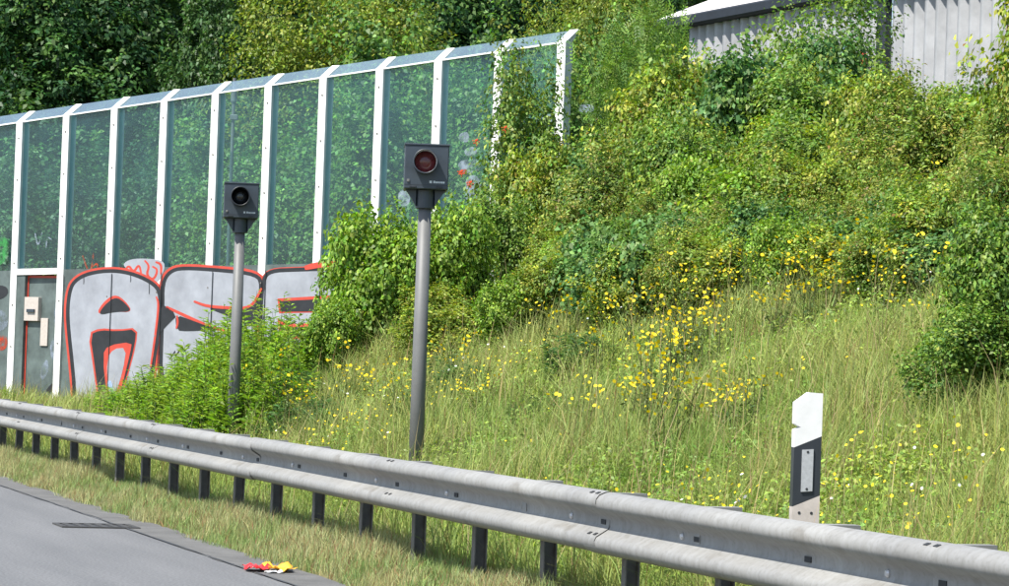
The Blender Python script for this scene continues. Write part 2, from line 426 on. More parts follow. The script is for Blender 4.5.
band('post_foot', [(-hw, -0.25), (hw, -0.25), (hw, zD - 0.001), (-hw, zC - 0.001)], M_DDIRT)
band('reflector', [(-0.026, zpx(492)), (0.026, zpx(491)), (0.026, zpx(449)), (-0.026, zpx(450))], M_REFL, -0.02, -0.012)
for sx in (-0.03, 0.026):
    bm = bmesh.new(); lathe(bm, [(0.007, -0.0135), (0.007, -0.009)], (sx, 0, zpx(513)), 'y', 8); link('hole', bm_mesh('hole', bm), M_DARK, dl)
for py in (452, 489):
    bm = bmesh.new(); lathe(bm, [(0.006, -0.0215), (0.006, -0.017)], (0, 0, zpx(py)), 'y', 8); link('rivet', bm_mesh('rivet', bm), M_DARK, dl)

# ================================================================== ROADSIDE CAMERA BOXES ON POLES
def camera_box(px, pyb, Z, label, lensmat, deep, rz):
    c = at(px, pyb, Z)                                # centre of the box's underside
    u, w = UW(c[0], c[1]); g = float(H(u, w))
    t = thing('speed_camera', label, 'speed camera', (c[0], c[1], g), rz, 'speed camera poles behind the guardrail')
    K = 0.845; t.scale = (K, K, K); zb = (c[2] - g) / K; S = 0.2
    bm = bmesh.new(); lathe(bm, [(0.069, -0.4), (0.066, 1.0), (0.059, zb - 0.13)], seg=24); link('pole', bm_mesh('pole', bm, True), M_POLE, t)
    bm = bmesh.new(); lathe(bm, [(0.086, zb - 0.17), (0.09, zb - 0.165), (0.09, zb - 0.004), (0.08, zb - 0.004)], seg=24); link('collar', bm_mesh('collar', bm), M_CHAR, t)
    fn = bmesh.new()
    for s in (-1, 1):
        prism(fn, [(s * 0.085, zb - 0.15), (s * 0.085, zb - 0.003), (s * 0.185, zb - 0.003), (s * 0.15, zb - 0.045)], -0.06, 0.06, 'y')
    link('bracket', bm_mesh('bracket', fn), M_CHAR, t)
    b = link('housing', box_mesh('housing', -S, S, -0.17, 0.33, zb, zb + 0.4, bev=0.008), M_CHAR, t)
    link('lid', box_mesh('lid', -S - 0.006, S + 0.006, -0.178, 0.338, zb + 0.396, zb + 0.412, bev=0.003), M_CHAR, t)
    zc = zb + 0.245; hr = 0.112; fy = -0.17; HL = 0.2 if deep else 0.14
    hood = bmesh.new()
    lathe(hood, [(hr, fy + 0.01), (hr, fy - HL), (hr - 0.010, fy - HL), (hr - 0.012, fy - 0.002)], (-0.015, 0, zc), 'y', 32, cap=False)
    h = link('hood', bm_mesh('hood', hood, True), M_BLACK if deep else M_CHAR, t)
    h.data.materials.append(M_RIMW)
    if not deep:
        for p in h.data.polygons:
            cc = p.center
            if math.hypot(cc.x + 0.015, cc.z - zc) < hr - 0.009: p.material_index = 1
    lb = bmesh.new(); lathe(lb, [(hr - 0.013, fy - 0.003), (hr - 0.02, fy - 0.012), (0.03, fy - 0.02), (0.001, fy - 0.021)], (-0.015, 0, zc), 'y', 32)
    link('lens', bm_mesh('lens', lb, True), lensmat, t)
    if deep:
        lb = bmesh.new(); lathe(lb, [(0.05, fy - 0.015), (0.05, fy - 0.04), (0.042, fy - 0.04), (0.042, fy - 0.024)], (-0.015, 0, zc), 'y', 24, cap=False)
        link('lens_ring', bm_mesh('lens_ring', lb, True), M_CHAR, t)
    for xx in (-0.12, 0.12): link('hinge', box_mesh('hinge', xx - 0.03, xx + 0.03, fy - 0.008, fy - 0.0005, zb + 0.012, zb + 0.028, bev=0.002), M_BLACK, b)
    link('lock', box_mesh('lock', -0.175, -0.15, fy - 0.01, fy - 0.0005, zb + 0.06, zb + 0.085, bev=0.003), M_POLE, b)
    link('front_seam', box_mesh('front_seam', -S + 0.002, S - 0.002, fy - 0.0015, fy + 0.004, zb + 0.034, zb + 0.039), M_BLACK, b)
    lg = bmesh.new(); zz = zb + 0.055
    box(lg, 0.03, 0.052, fy - 0.003, fy + 0.002, zz, zz + 0.022)
    x = 0.066
    for wd in (0.014, 0.010, 0.013, 0.006, 0.006, 0.006, 0.012, 0.013):
        box(lg, x, x + wd, fy - 0.003, fy + 0.002, zz + 0.001, zz + (0.022 if x < 0.08 else 0.017)); x += wd + 0.003
    link('maker_plate', bm_mesh('maker_plate', lg), M_LOGO, t)
    return t
camera_box(425.5, 190, 24.6, 'charcoal camera housing with dark red lens on grey pole behind the guardrail', M_RED, False, R(2.5))
camera_box(240.5, 218.5, 31.5, 'charcoal camera housing with black lens on grey pole before the graffiti', M_LENS, True, R(5.5))

# ================================================================== NOISE BARRIER
FA = at(20, 122, 55.2); FB = at(562, 42, 46.8)
fd = (FB - FA)[:2]; FL = float(np.linalg.norm(fd)); fd = fd / FL
fn_ = np.array([fd[1], -fd[0]])             # toward the road / camera
if fn_ @ FA[:2] > 0: fn_ = -fn_
FROT = math.atan2(fd[1], fd[0])             # local x along to the right, local y = away from the road
BAY = FL / 10
gF = 0.0
nb = thing('noise_barrier', 'tall transparent noise barrier with white posts and graffiti on its lower panels', 'noise barrier', (FA[0], FA[1], gF), FROT)
def to_fence(px, py):                        # pixel -> (local x, z) on the barrier's front plane
    d = ray(px, py); n3 = fn_
    Z = (n3 @ FA[:2]) / (n3 @ d[:2])
    p = d * Z
    return float((p[:2] - FA[:2]) @ fd), float(p[2] + CAMZ)
def ztop(x): return float(FA[2] + (FB[2] - FA[2]) * x / FL)
xa, za_ = to_fence(45, 271.5); xb, zb_ = to_fence(330, 265)
def zmid(x): return za_ + (zb_ - za_) * (x - xa) / (xb - xa)
def flange(name, w, x0, x1, y0, y1, z0, z1, mat, parent): return link(name, box_mesh(name, x0, x1, y0, y1, z0, z1), mat, parent)
bm = bmesh.new(); lathe(bm, [(0.016, -0.012), (0.016, 0.0)], axis='y', seg=6); fbolt = bm_mesh('bolt', bm); fbolt.materials.append(M_ZINCD)
PWD = 0.082
for i in range(-4, 11):
    x = i * BAY; zt = ztop(x)
    p = link('post', box_mesh('post', -PWD, PWD, -0.012, 0.0, -1.0, zt), M_WHITE, nb, (x, 0, 0))
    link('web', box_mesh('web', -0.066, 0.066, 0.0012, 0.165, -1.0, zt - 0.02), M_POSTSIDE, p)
    bm = bmesh.new()
    prism(bm, [(-0.012, zt + 0.001), (0.004, zt + 0.001), (0.27, zt + 0.2), (0.26, zt + 0.212)], -PWD, PWD, 'x')
    link('head', bm_mesh('head', bm), M_WHITE, p)
    bm = bmesh.new()
    prism(bm, [(0.006, zt - 0.015), (0.16, zt - 0.015), (0.27, zt + 0.11), (0.27, zt + 0.197)], -0.03, 0.03, 'x')
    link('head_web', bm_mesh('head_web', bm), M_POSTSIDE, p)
    if -1 <= i <= 10:
        z = zt - 0.28
        while z > 1.0:
            link('bolt', fbolt, None, p, (0.0, -0.011, z)); z -= 0.72
def quad_slab(name, x0, x1, zf0, zf1, y, th, mat, tilt=None):
    bm = bmesh.new()
    c = []
    for xx in (x0, x1):
        for yy in (0, th):
            for f in (zf0, zf1): c.append((xx, yy, f(xx)))
    V = []
    for k, (xx, yy, zz) in enumerate(c):
        top = k % 2
        if tilt and top: V.append(bm.verts.new((xx, y + yy + tilt, zz)))
        else: V.append(bm.verts.new((xx, y + yy, zz)))
    for f in [(0, 1, 3, 2), (4, 6, 7, 5), (0, 4, 5, 1), (2, 3, 7, 6), (0, 2, 6, 4), (1, 5, 7, 3)]: bm.faces.new([V[k] for k in f])
    return link(name, bm_mesh(name, bm), mat, nb)
for i in range(-4, 10):
    x0, x1 = i * BAY + 0.068, (i + 1) * BAY - 0.068
    quad_slab('glass_pane', x0, x1, lambda x: zmid(x) + 0.03, lambda x: ztop(x) - 0.004, 0.05, 0.015, M_GLASS)
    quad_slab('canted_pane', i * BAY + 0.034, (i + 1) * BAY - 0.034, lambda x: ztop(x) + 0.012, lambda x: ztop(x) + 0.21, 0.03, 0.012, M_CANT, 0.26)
    quad_slab('pane_rail', i * BAY + 0.083, (i + 1) * BAY - 0.083, lambda x: ztop(x) - 0.012, lambda x: ztop(x) + 0.012, 0.0, 0.03, M_WHITE)
    if i != 0:
        quad_slab('lower_panel', i * BAY + 0.0835, (i + 1) * BAY - 0.0835, lambda x: -0.6, lambda x: zmid(x) + 0.028, -0.009, 0.06, M_PANEL)
# door in the first bay
quad_slab('door_lintel', 0.0835, BAY - 0.0835, lambda x: zmid(x) - 0.05, lambda x: zmid(x) + 0.055, -0.02, 0.05, M_WHITE)
door = quad_slab('door', 0.33, BAY - 0.0835, lambda x: 0.3, lambda x: zmid(x) - 0.10, 0.075, 0.05, M_PANEL)
link('door_jamb', box_mesh('door_jamb', 0.0835, 0.30, 0.0, 0.12, 0.2, zmid(0.2) - 0.051), M_PANEL, nb)
link('red_edge', box_mesh('red_edge', 0.301, 0.329, 0.06, 0.12, 0.25, zmid(0.3) - 0.06), M_SPRAYR, door)
link('red_edge', box_mesh('red_edge', 0.331, BAY - 0.0836, 0.065, 0.12, zmid(0.3) - 0.098, zmid(0.3) - 0.055), M_SPRAYR, door)
def door_box(name, pa, pb, y0, y1, mat):
    x0, z1 = to_fence(*pa); x1, z0 = to_fence(*pb)
    return link(name, box_mesh(name, x0, x1, y0, y1, z0, z1, bev=0.004), mat, door)
door_box('lock_box', (24.5, 297), (37.5, 321), 0.0, 0.08, M_DDIRT)
door_box('handle_plate', (38.5, 318), (44.5, 346), 0.05, 0.074, M_DDIRT)
door_box('handle', (27.5, 309), (35.0, 312.5), -0.03, -0.001, M_CHAR)

# --- sprayed paint: outlines laid on the panels, each colour a thin layer
def zoomc(z): return (60 + z[0] / 3.663, 250 + z[1] / 3.663)
def smooth_poly(pts, it=2, closed=True):
    pts = [np.array(p, float) for p in pts]
    for _ in range(it):
        q = []
        n = len(pts)
        for i in range(n if closed else n - 1):
            a, b = pts[i], pts[(i + 1) % n]
            q += [a * 0.75 + b * 0.25, a * 0.25 + b * 0.75]
        pts = q if closed else [pts[0]] + q + [pts[-1]]
    return pts
def offset_poly(pts, d):
    pts = np.array(pts); a = np.roll(pts, 1, 0); b = np.roll(pts, -1, 0)
    t = b - a; t /= np.linalg.norm(t, axis=1)[:, None] + 1e-9
    n = np.stack([t[:, 1], -t[:, 0]], 1)
    area = 0.5 * np.sum(pts[:, 0] * b[:, 1] - b[:, 0] * pts[:, 1])
    if area < 0: n = -n
    return pts + n * d
LAYER = [0]
def paint(name, pts, mat, layer, parent, sm=2, off=0.0, zoom=True, y=None):
    p = smooth_poly(pts, sm) if sm else [np.array(q, float) for q in pts]
    if off: p = offset_poly(p, off)
    bm = bmesh.new()
    yy = (-0.0145 - 0.0022 * layer) if y is None else y
    vs = []
    for q in p:
        x, z = to_fence(*(zoomc(q) if zoom else q)); vs.append(bm.verts.new((x, yy, z)))
    try:
        f = bm.faces.new(vs); bmesh.ops.triangulate(bm, faces=[f])
    except ValueError: pass
    return link(name, bm_mesh(name, bm), mat, parent)
def stroke(name, pts, wd, mat, layer, parent, sm=2, zoom=True, y=None):
    p = np.array(smooth_poly(pts, sm, False)); t = np.gradient(p, axis=0); t /= np.linalg.norm(t, axis=1)[:, None] + 1e-9
    n = np.stack([-t[:, 1], t[:, 0]], 1); taper = 0.55 + 0.45 * np.sin(np.linspace(0.15, math.pi - 0.15, len(p)))
    yy = (-0.0145 - 0.0022 * layer) if y is None else y
    V = []; F = []
    for i in range(len(p)):
        for s in (-1, 1):
            q = p[i] + s * n[i] * wd / 2 * taper[i]; x, z = to_fence(*(zoomc(q) if zoom else q)); V.append((x, yy, z))
        if i: F.append((2 * i - 2, 2 * i - 1, 2 * i + 1, 2 * i))
    return link(name, np_mesh(name, V, F), mat, parent)
Apts = [(38, 160), (55, 115), (110, 86), (200, 76), (280, 92), (350, 128), (370, 165), (366, 250), (356, 330), (342, 420), (330, 520), (320, 600), (60, 600), (58, 510), (48, 400), (38, 310), (32, 230)]
la = paint('graffiti_letter', Apts, M_SPRAYR, 0, nb, off=17); la['label'] = 'grey graffiti letter A with black and red outline'
paint('outline', Apts, M_SPRAYB, 1, la, off=9)
paint('fill', Apts, M_SPRAYG, 2, la, off=-5)
for xx, yy, ll in ((90, 92, 34), (262, 92, 26), (330, 122, 40), (160, 545, 0)):
    if ll: stroke('drip', [(xx, yy), (xx + 1, yy + ll * 0.6), (xx, yy + ll)], 3.0, M_SPRAYB, 3, la)
stroke('outline', [(356, 170), (366, 200), (350, 330), (335, 430)], 8, M_SPRAYR, 3, la)
paint('counter', [(135, 238), (160, 192), (205, 160), (245, 188), (270, 228), (205, 226)], M_SPRAYR, 3, la)
paint('counter', [(142, 240), (166, 202), (207, 170), (243, 194), (268, 226), (205, 226)], M_SPRAYB, 4, la)
paint('counter', [(106, 305), (150, 286), (215, 292), (288, 284), (282, 350), (250, 470), (215, 600), (148, 600), (125, 430)], M_SPRAYR, 3, la, sm=1)
paint('counter', [(114, 310), (150, 294), (215, 298), (283, 290), (277, 350), (246, 470), (205, 600), (153, 600), (132, 430)], M_SPRAYB, 4, la, sm=1)
paint('counter', [(160, 385), (180, 350), (268, 336), (262, 375), (240, 465), (215, 560), (178, 560)], M_SPRAYR, 5, la, sm=1)
paint('fill', [(176, 400), (200, 362), (248, 358), (236, 440), (205, 540), (180, 520)], M_SPRAYG, 6, la, sm=1)
stroke('fill', [(185, 480), (195, 520), (190, 560)], 16, M_SPRAYBL, 7, la)
Spts = [(380, 120), (405, 80), (450, 66), (600, 76), (725, 90), (742, 130), (728, 190), (700, 225), (715, 290), (730, 420), (700, 520), (420, 560), (372, 470), (376, 330), (380, 220)]
ls = paint('graffiti_letter', Spts, M_SPRAYR, 0, nb, off=17); ls['label'] = 'grey graffiti letter S with red top edge'
paint('outline', Spts, M_SPRAYB, 1, ls, off=8)
paint('fill', Spts, M_SPRAYG, 2, ls, off=-6)
paint('counter', [(366, 190), (436, 238), (402, 270), (364, 312)], M_SPRAYB, 3, ls, sm=1)
stroke('outline', [(392, 208), (470, 245), (560, 285), (630, 300)], 12, M_SPRAYR, 3, ls)
paint('counter', [(426, 236), (500, 262), (575, 292), (470, 298), (430, 294)], M_SPRAYB, 4, ls, sm=1)
stroke('outline', [(432, 240), (436, 265), (430, 288)], 8, M_SPRAYR, 5, ls)
stroke('outline', [(494, 188), (540, 206), (620, 212), (705, 214), (742, 140)], 11, M_SPRAYR, 4, ls)
paint('counter', [(528, 208), (640, 220), (700, 218), (742, 170), (740, 275), (690, 278), (630, 246)], M_SPRAYB, 3, ls, sm=1)
stroke('outline', [(405, 400), (425, 370), (425, 392), (450, 355), (452, 380), (480, 348)], 5, M_SPRAYB, 3, ls, sm=0)
Epts = [(752, 110), (775, 82), (860, 78), (1000, 74), (1120, 74), (1120, 180), (1120, 420), (1000, 520), (790, 520), (750, 380), (742, 240)]
le = paint('graffiti_letter', Epts, M_SPRAYR, 0, nb, off=16); le['label'] = 'grey graffiti letter with black top edge beside the bush'
paint('outline', Epts, M_SPRAYB, 1, le, off=13)
paint('fill', Epts, M_SPRAYG, 2, le, off=-2)
stroke('outline', [(900, 66), (960, 52), (1060, 50)], 22, M_SPRAYR, 4, le)
paint('counter', [(800, 178), (1100, 160), (1100, 225), (806, 232)], M_SPRAYR, 3, le, sm=0)
paint('counter', [(808, 188), (1100, 172), (1100, 225), (812, 226)], M_SPRAYB, 4, le, sm=0)
paint('counter', [(800, 248), (830, 272), (1100, 262), (1100, 330), (806, 325)], M_SPRAYR, 3, le, sm=0)
paint('counter', [(810, 268), (835, 284), (1100, 272), (1100, 322), (815, 315)], M_SPRAYB, 4, le, sm=0)
tg = paint('graffiti_tag', [(228, 60), (250, 36), (300, 30), (375, 36), (390, 60), (360, 130), (300, 95)], M_SPRAYG, 0, nb, y=-0.0135); tg['label'] = 'small grey and red tag above the graffiti letters'
for pts in ([(236, 92), (252, 52), (272, 84), (292, 50), (300, 88)], [(312, 38), (330, 58), (318, 92), (345, 112), (362, 72), (340, 60)], [(352, 44), (374, 52), (372, 90)]):
    stroke('scrawl', pts, 9, M_SPRAYR, 0, tg, y=-0.0139)
for pts in ([(75, 20), (85, 50), (95, 75)], [(115, 10), (112, 45), (105, 75)], [(110, 62), (130, 45), (132, 75)]):
    stroke('fill', pts, 6, M_FADER, 0, tg, y=0.046)
# other sprayed bits: far-left panel, door, glass
for pts, mt in (([(-8, 242), (8, 234), (10, 254), (0, 268), (-12, 262)], M_FADEGR), ([(-20, 312), (6, 308), (10, 330), (-20, 335)], M_FADEG), ([(-10, 338), (9, 334), (8, 350), (-8, 352)], M_FADER), ([(-20, 288), (8, 284), (9, 298), (-20, 304)], M_SPRAYB)):
    paint('sprayed_patch', pts, mt, 0, nb, zoom=False, y=-0.0125)
for pts in ([(52, 300), (60, 292), (64, 310), (54, 330), (50, 320)], [(46, 342), (56, 336), (58, 356), (48, 362)], [(36, 372), (44, 356), (46, 372), (38, 382)]):
    paint('sprayed_patch', pts, M_FADEG, 0, door, zoom=False, y=0.0725)
stroke('sprayed_patch', [(44, 392), (52, 384), (60, 382)], 6, M_SPRAYB, 0, door, zoom=False, y=0.0725)
for pts in ([(33, 233), (36, 248), (40, 232)], [(44, 248), (45, 236), (50, 240)]):
    stroke('sprayed_patch', pts, 1.4, M_FADEG, 0, nb, zoom=False, y=0.046)
for pts, mt in (([(456, 134), (466, 130), (468, 142), (458, 142)], M_FADEG), ([(462, 148), (474, 146), (475, 155), (463, 156)], M_FADEG), ([(455, 160), (478, 158), (478, 172), (458, 174)], M_FADEG),
                ([(456, 170), (465, 168), (465, 174), (457, 174)], M_FADER), ([(462, 176), (478, 174), (480, 205), (464, 208)], M_FADEG), ([(464, 181), (470, 178), (470, 188), (465, 187)], M_FADER),
                ([(396, 190), (408, 188), (408, 206), (396, 206)], M_FADEG), ([(520, 196), (548, 200), (548, 222), (516, 226)], M_FADEG), ([(536, 118), (550, 112), (550, 126), (538, 128)], M_FADEG), ([(575, 104), (592, 104), (592, 112), (576, 112)], M_FADEG)):
    paint('sprayed_patch', pts, mt, 0, nb, zoom=False, y=0.046)
for i in range(1, 7):                         # open joints of the lower panels
    x = i * BAY + 0.11
    link('panel_joint', box_mesh('panel_joint', x, x + 0.016, -0.034, -0.0315, -0.5, zmid(x) - 0.06), M_SPRAYB, nb)

# thin mast with a small fitting behind the barrier
mp_ = at(232, 150, 53.0)
mast = thing('thin_mast', 'thin grey mast with small fitting rising just behind the noise barrier', 'mast', (mp_[0], mp_[1], 0.3), 0)
bm = bmesh.new(); lathe(bm, [(0.035, -0.3), (0.028, at(232, 78, 53.0)[2] - 0.3)], seg=10); link('shaft', bm_mesh('shaft', bm), M_POLE, mast)
zf = at(232, 117, 53.0)[2] - 0.3
bm = bmesh.new(); box(bm, -0.05, 0.08, -0.05, 0.05, zf - 0.05, zf + 0.04, bev=0.01); link('fitting', bm_mesh('fitting', bm), M_POLE, mast)
zf = at(232, 98, 53.0)[2] - 0.3
bm = bmesh.new(); lathe(bm, [(0.03, zf - 0.1), (0.05, zf - 0.05), (0.05, zf + 0.1), (0.02, zf + 0.14)], seg=10); link('lamp_head', bm_mesh('lamp_head', bm), M_POLE, mast)

# ================================================================== SHED ON TOP OF THE BANK
SA = at(690, 26, 58.5); sd = np.array([0.40, -0.9165]); SROT = math.atan2(sd[1], sd[0])
sh = thing('corrugated_shed', 'pale corrugated metal shed with navy gutter behind the bushes on the bank', 'shed', (SA[0], SA[1], 4.2), SROT)
ze = SA[2] - 4.2
def corr(name, x0, x1, z0, z1, per, dep, mat, y=0.0):
    V = []; F = []; x = x0; k = 0
    pat = ((0.0, 0), (0.42, 0), (0.55, 1), (0.87, 1))
    xs = []
    while x < x1:
        for f, d in pat: xs.append((x + f * per, -d * dep))
        x += per
    for i, (xx, dd) in enumerate(xs):
        V += [(xx, y + dd, z0), (xx, y + dd, z1)]
        if i: F.append((2 * i - 2, 2 * i, 2 * i + 1, 2 * i - 1))
    return link(name, np_mesh(name, V, F), mat, sh)
# along local x the wall runs toward the camera's right; local y points away or toward: test
side = np.array([-sd[1], sd[0]])             # local +y
ysgn = 1.0 if side @ SA[:2] > 0 else -1.0    # +1: local +y points away from the camera
corr('wall_sheet', 0.0, 7.0, -1.6, ze - 0.05, 0.33, 0.10 * ysgn, M_SHEET)
corr('wall_sheet', 7.28, 16.0, 1.55, ze - 0.05, 0.33, 0.10 * ysgn, M_SHEET)
corr('lower_wall_sheet', 7.28, 16.0, -1.6, 1.28, 0.33, 0.10 * ysgn, M_SHEET, 0.04 * ysgn)
link('wall_band', box_mesh('wall_band', 7.28, 16.0, min(0, 0.06 * ysgn), max(0, 0.06 * ysgn), 1.282, 1.548), M_NAVY, sh)
link('downpipe', box_mesh('downpipe', 7.0, 7.28, -0.14 if ysgn > 0 else 0.0, 0.0 if ysgn > 0 else 0.14, -1.6, ze - 0.06, bev=0.02), M_NAVY, sh)
g0, g1 = sorted((-0.28 * ysgn, 0.0))
link('gutter', box_mesh('gutter', -1.0, 16.2, g0, g1, ze - 0.04, ze + 0.16, bev=0.03), M_NAVY, sh)
bm = bmesh.new()
pr = [(-0.25 * ysgn, ze + 0.165), (8.0 * ysgn, ze + 3.6), (8.0 * ysgn, ze + 3.5), (-0.25 * ysgn, ze + 0.162 - 0.001)]
prism(bm, pr, -1.0, 16.2, 'x'); link('roof', bm_mesh('roof', bm), M_ROOF, sh)
link('end_wall', box_mesh('end_wall', -0.06, -0.005, min(0.06 * ysgn, 8 * ysgn), max(0.06 * ysgn, 8 * ysgn), -1.6, ze + 0.1), M_SHEET, sh)
def shed_paint(x0, x1, z0, z1, mat):
    bm = bmesh.new(); y = -0.106 * ysgn
    pts = smooth_poly([(x0, z0), (x1 - 0.1, z0 + 0.1), (x1, z1), (x0 + 0.15, z1 - 0.1)], 2)
    f = bm.faces.new([bm.verts.new((p[0], y, p[1])) for p in pts]); bmesh.ops.triangulate(bm, faces=[f])
    link('sprayed_patch', bm_mesh('sprayed_patch', bm), mat, sh)
shed_paint(5.0, 5.6, 1.9, 2.7, M_SPRAYR); shed_paint(6.2, 6.7, 1.6, 2.6, M_SPRAYR); shed_paint(3.0, 3.4, 1.0, 1.5, M_SPRAYR)
shed_paint(5.7, 6.1, 2.2, 2.8, M_SPRAYBL)

# ================================================================== VEGETATION
def unit(v): return v / (np.linalg.norm(v, axis=-1, keepdims=True) + 1e-9)
def leaf_arrays(c, n, L, Wd, rng, fold=0.18, droop=0.4):
    k = len(c)
    t = rng.normal(size=(k, 3)); t[:, 2] -= droop
    t -= (t * n).sum(1, keepdims=True) * n; t = unit(t); b = np.cross(n, t)
    L = np.broadcast_to(L, (k,))[:, None]; Wd = np.broadcast_to(Wd, (k,))[:, None]
    v0 = c - t * L * 0.5; v2 = c + t * L * 0.5 - n * L * 0.08
    v1 = c + b * Wd * 0.5 + n * Wd * fold - t * L * 0.06; v3 = c - b * Wd * 0.5 + n * Wd * fold - t * L * 0.06
    V = np.stack([v0, v1, v2, v3], 1).reshape(-1, 3)
    F = np.arange(4 * k).reshape(k, 4)
    return V, F
def jitter_col(base, n, rng, v=0.25, hue=0.12):
    base = np.asarray(base)
    if base.ndim == 1: base = np.repeat(base[None], n, 0)
    g = np.exp(rng.normal(0, v, (n, 1)))
    h = 1 + rng.normal(0, hue, (n, 3)) * np.array([1.0, 0.35, 0.8])
    return np.clip(base * g * h, 0.004, 0.9)
def make_lobes(rng, rx, ry, h, k, z0=0.25):
    lobes = [((0, 0, h * 0.52), (rx * 0.8, ry * 0.8, h * 0.46))]
    for _ in range(k):
        a = rng.uniform(0, 2 * math.pi); zf = rng.uniform(0.15, 0.95)
        rr = math.sqrt(max(0.05, 1 - (2 * zf - 1) ** 2)) * rng.uniform(0.55, 0.85)
        s = rng.uniform(0.24, 0.42)
        lobes.append(((math.cos(a) * rx * rr, math.sin(a) * ry * rr, h * (0.1 + 0.8 * zf)), (rx * s * 1.1, ry * s * 1.1, h * s * 0.75)))
    return lobes
def crown_mesh(name, seed, rx, ry, h, nleaf, L, asp, pal, lobes=9, clump=12, spread=None, shoots=30, pinnate=False, tips=None, shell=0.45, shootlen=0.2):
    rng = np.random.RandomState(seed)
    lb = make_lobes(rng, rx, ry, h, lobes)
    wts = np.array([l[1][0] * l[1][2] for l in lb]); wts = wts / wts.sum()
    nc = nleaf // clump
    li = rng.choice(len(lb), nc, p=wts)
    d = rng.normal(size=(nc, 3)); d[:, 2] = np.abs(d[:, 2]) * np.where(rng.rand(nc) < 0.75, 1, -1); d = unit(d)
    cc = np.array([l[0] for l in lb])[li]; rr = np.array([l[1] for l in lb])[li]
    f = 1 - shell * rng.rand(nc) ** 1.6
    ctr = cc + d * rr * f[:, None]
    # shoots poking out of the outline
    sc_, sd_ = [], []
    for _ in range(shoots):
        j = rng.randint(len(lb)); dd = rng.normal(size=3); dd[2] = abs(dd[2]) + 0.3; dd /= np.linalg.norm(dd)
        base = np.array(lb[j][0]) + dd * np.array(lb[j][1]) * 0.9
        ln = rng.uniform(0.5, 1.3) * shootlen * h; dd2 = unit(dd + np.array([0, 0, 0.6]) + rng.normal(0, 0.2, 3))
        for q in np.linspace(0, 1, 6): sc_.append(base + dd2 * ln * q); sd_.append(dd)
    if sc_: ctr = np.concatenate([ctr, sc_]); d = np.concatenate([d, sd_])
    keep = ctr[:, 2] > 0.02; ctr = ctr[keep]; d = d[keep]; nc = len(ctr)
    pal = np.array(pal); pc = pal[rng.choice(len(pal), nc)] * np.exp(rng.normal(0, 0.22, (nc, 1)))
    sp = spread or L * 1.5
    if pinnate:
        m = 3; c0 = np.repeat(ctr, m, 0); k = len(c0)
        dir_ = unit(np.repeat(d, m, 0) * 0.6 + rng.normal(size=(k, 3)) * 0.7 + np.array([0, 0, -0.1]))
        c0 = c0 + rng.normal(size=(k, 3)) * sp
        nn = unit(np.cross(np.cross(dir_, np.array([0, 0, 1.0]) + rng.normal(size=(k, 3)) * 0.3), dir_))
        b = unit(np.cross(nn, dir_)); Vs, Fs, Cs = [], [], []; o = 0
        RL = L * 3.2
        col = np.repeat(pc, m, 0)
        for q in np.linspace(0.15, 1, 5):
            for s in (-1, 1):
                ax = unit(b * s + dir_ * 0.5); pos = c0 + dir_ * RL * q + ax * L * 0.5 - nn * L * 0.3 * q
                wv = unit(np.cross(nn, ax)); Wd = L * asp
                V = np.stack([pos - ax * L * 0.5, pos + wv * Wd * 0.5, pos + ax * L * 0.5, pos - wv * Wd * 0.5], 1).reshape(-1, 3)
                Vs.append(V); Fs.append(np.arange(4 * k).reshape(k, 4) + o); o += 4 * k
                Cs.append(np.repeat(jitter_col(col, k, rng, 0.12, 0.08), 4, 0))
        me = np_mesh(name, np.concatenate(Vs), np.concatenate(Fs), np.concatenate(Cs))
    else:
        per = clump
        ofs = unit(rng.normal(size=(nc * per, 3)) + np.repeat(d, per, 0) * 0.35 + np.array([0, 0, 0.25]))
        csz = np.repeat(rng.uniform(0.6, 1.5, (nc, 1)), per, 0)
        c0 = np.repeat(ctr, per, 0) + ofs * (sp * 1.7 * csz) * rng.uniform(0.35, 1.0, (nc * per, 1)) * np.array([1, 1, 0.75])
        n = unit(np.repeat(d, per, 0) * 0.4 + ofs * 0.5 + rng.normal(size=(nc * per, 3)) * 0.38 + np.array([0, 0, 0.4]))
        k = len(c0); Ls = L * rng.uniform(0.6, 1.25, k)
        V, F = leaf_arrays(c0, n, Ls, Ls * asp, rng)
        col = jitter_col(np.repeat(pc, per, 0), k, rng, 0.2, 0.12)
        if tips is not None:
            w = rng.rand(k) < tips[1]; col[w] = jitter_col(tips[0], int(w.sum()), rng, 0.2, 0.1)
        me = np_mesh(name, V, F, np.repeat(col, 4, 0))
    me.materials.append(M_LEAF)
    return me
def stems_mesh(name, seed, rx, h, k, r, lean=0.6):
    rng = np.random.RandomState(seed); parts = []
    for i in range(k):
        a = rng.uniform(0, 2 * math.pi); q = rng.uniform(0.2, lean) * rx; hh = h * rng.uniform(0.55, 0.85)
        path = [np.array([math.cos(a) * 0.06 * i * r * 3, math.sin(a) * 0.06 * i * r * 3, -0.25])]
        for s in (0.25, 0.5, 0.75, 1.0):
            path.append(np.array([math.cos(a) * q * s ** 1.4, math.sin(a) * q * s ** 1.4, hh * s]) + rng.normal(0, 0.02 * h, 3))
        parts.append(tube_np(path, [r, r * 0.85, r * 0.65, r * 0.45, r * 0.2]))
        for s in (2, 3):
            e = path[s] + rng.normal(0, 1, 3) * np.array([rx * 0.4, rx * 0.4, h * 0.1]) + np.array([0, 0, h * 0.12])
            parts.append(tube_np([path[s], (path[s] + e) / 2 + rng.normal(0, 0.02 * h, 3), e], [r * 0.45, r * 0.3, r * 0.1], 4))
    V, F = join_np(parts)
    me = np_mesh(name, V, F, smooth=True); me.materials.append(M_BARK)
    return me
GRN = [(0.10, 0.19, 0.030), (0.14, 0.24, 0.036), (0.075, 0.15, 0.027), (0.17, 0.25, 0.04)]
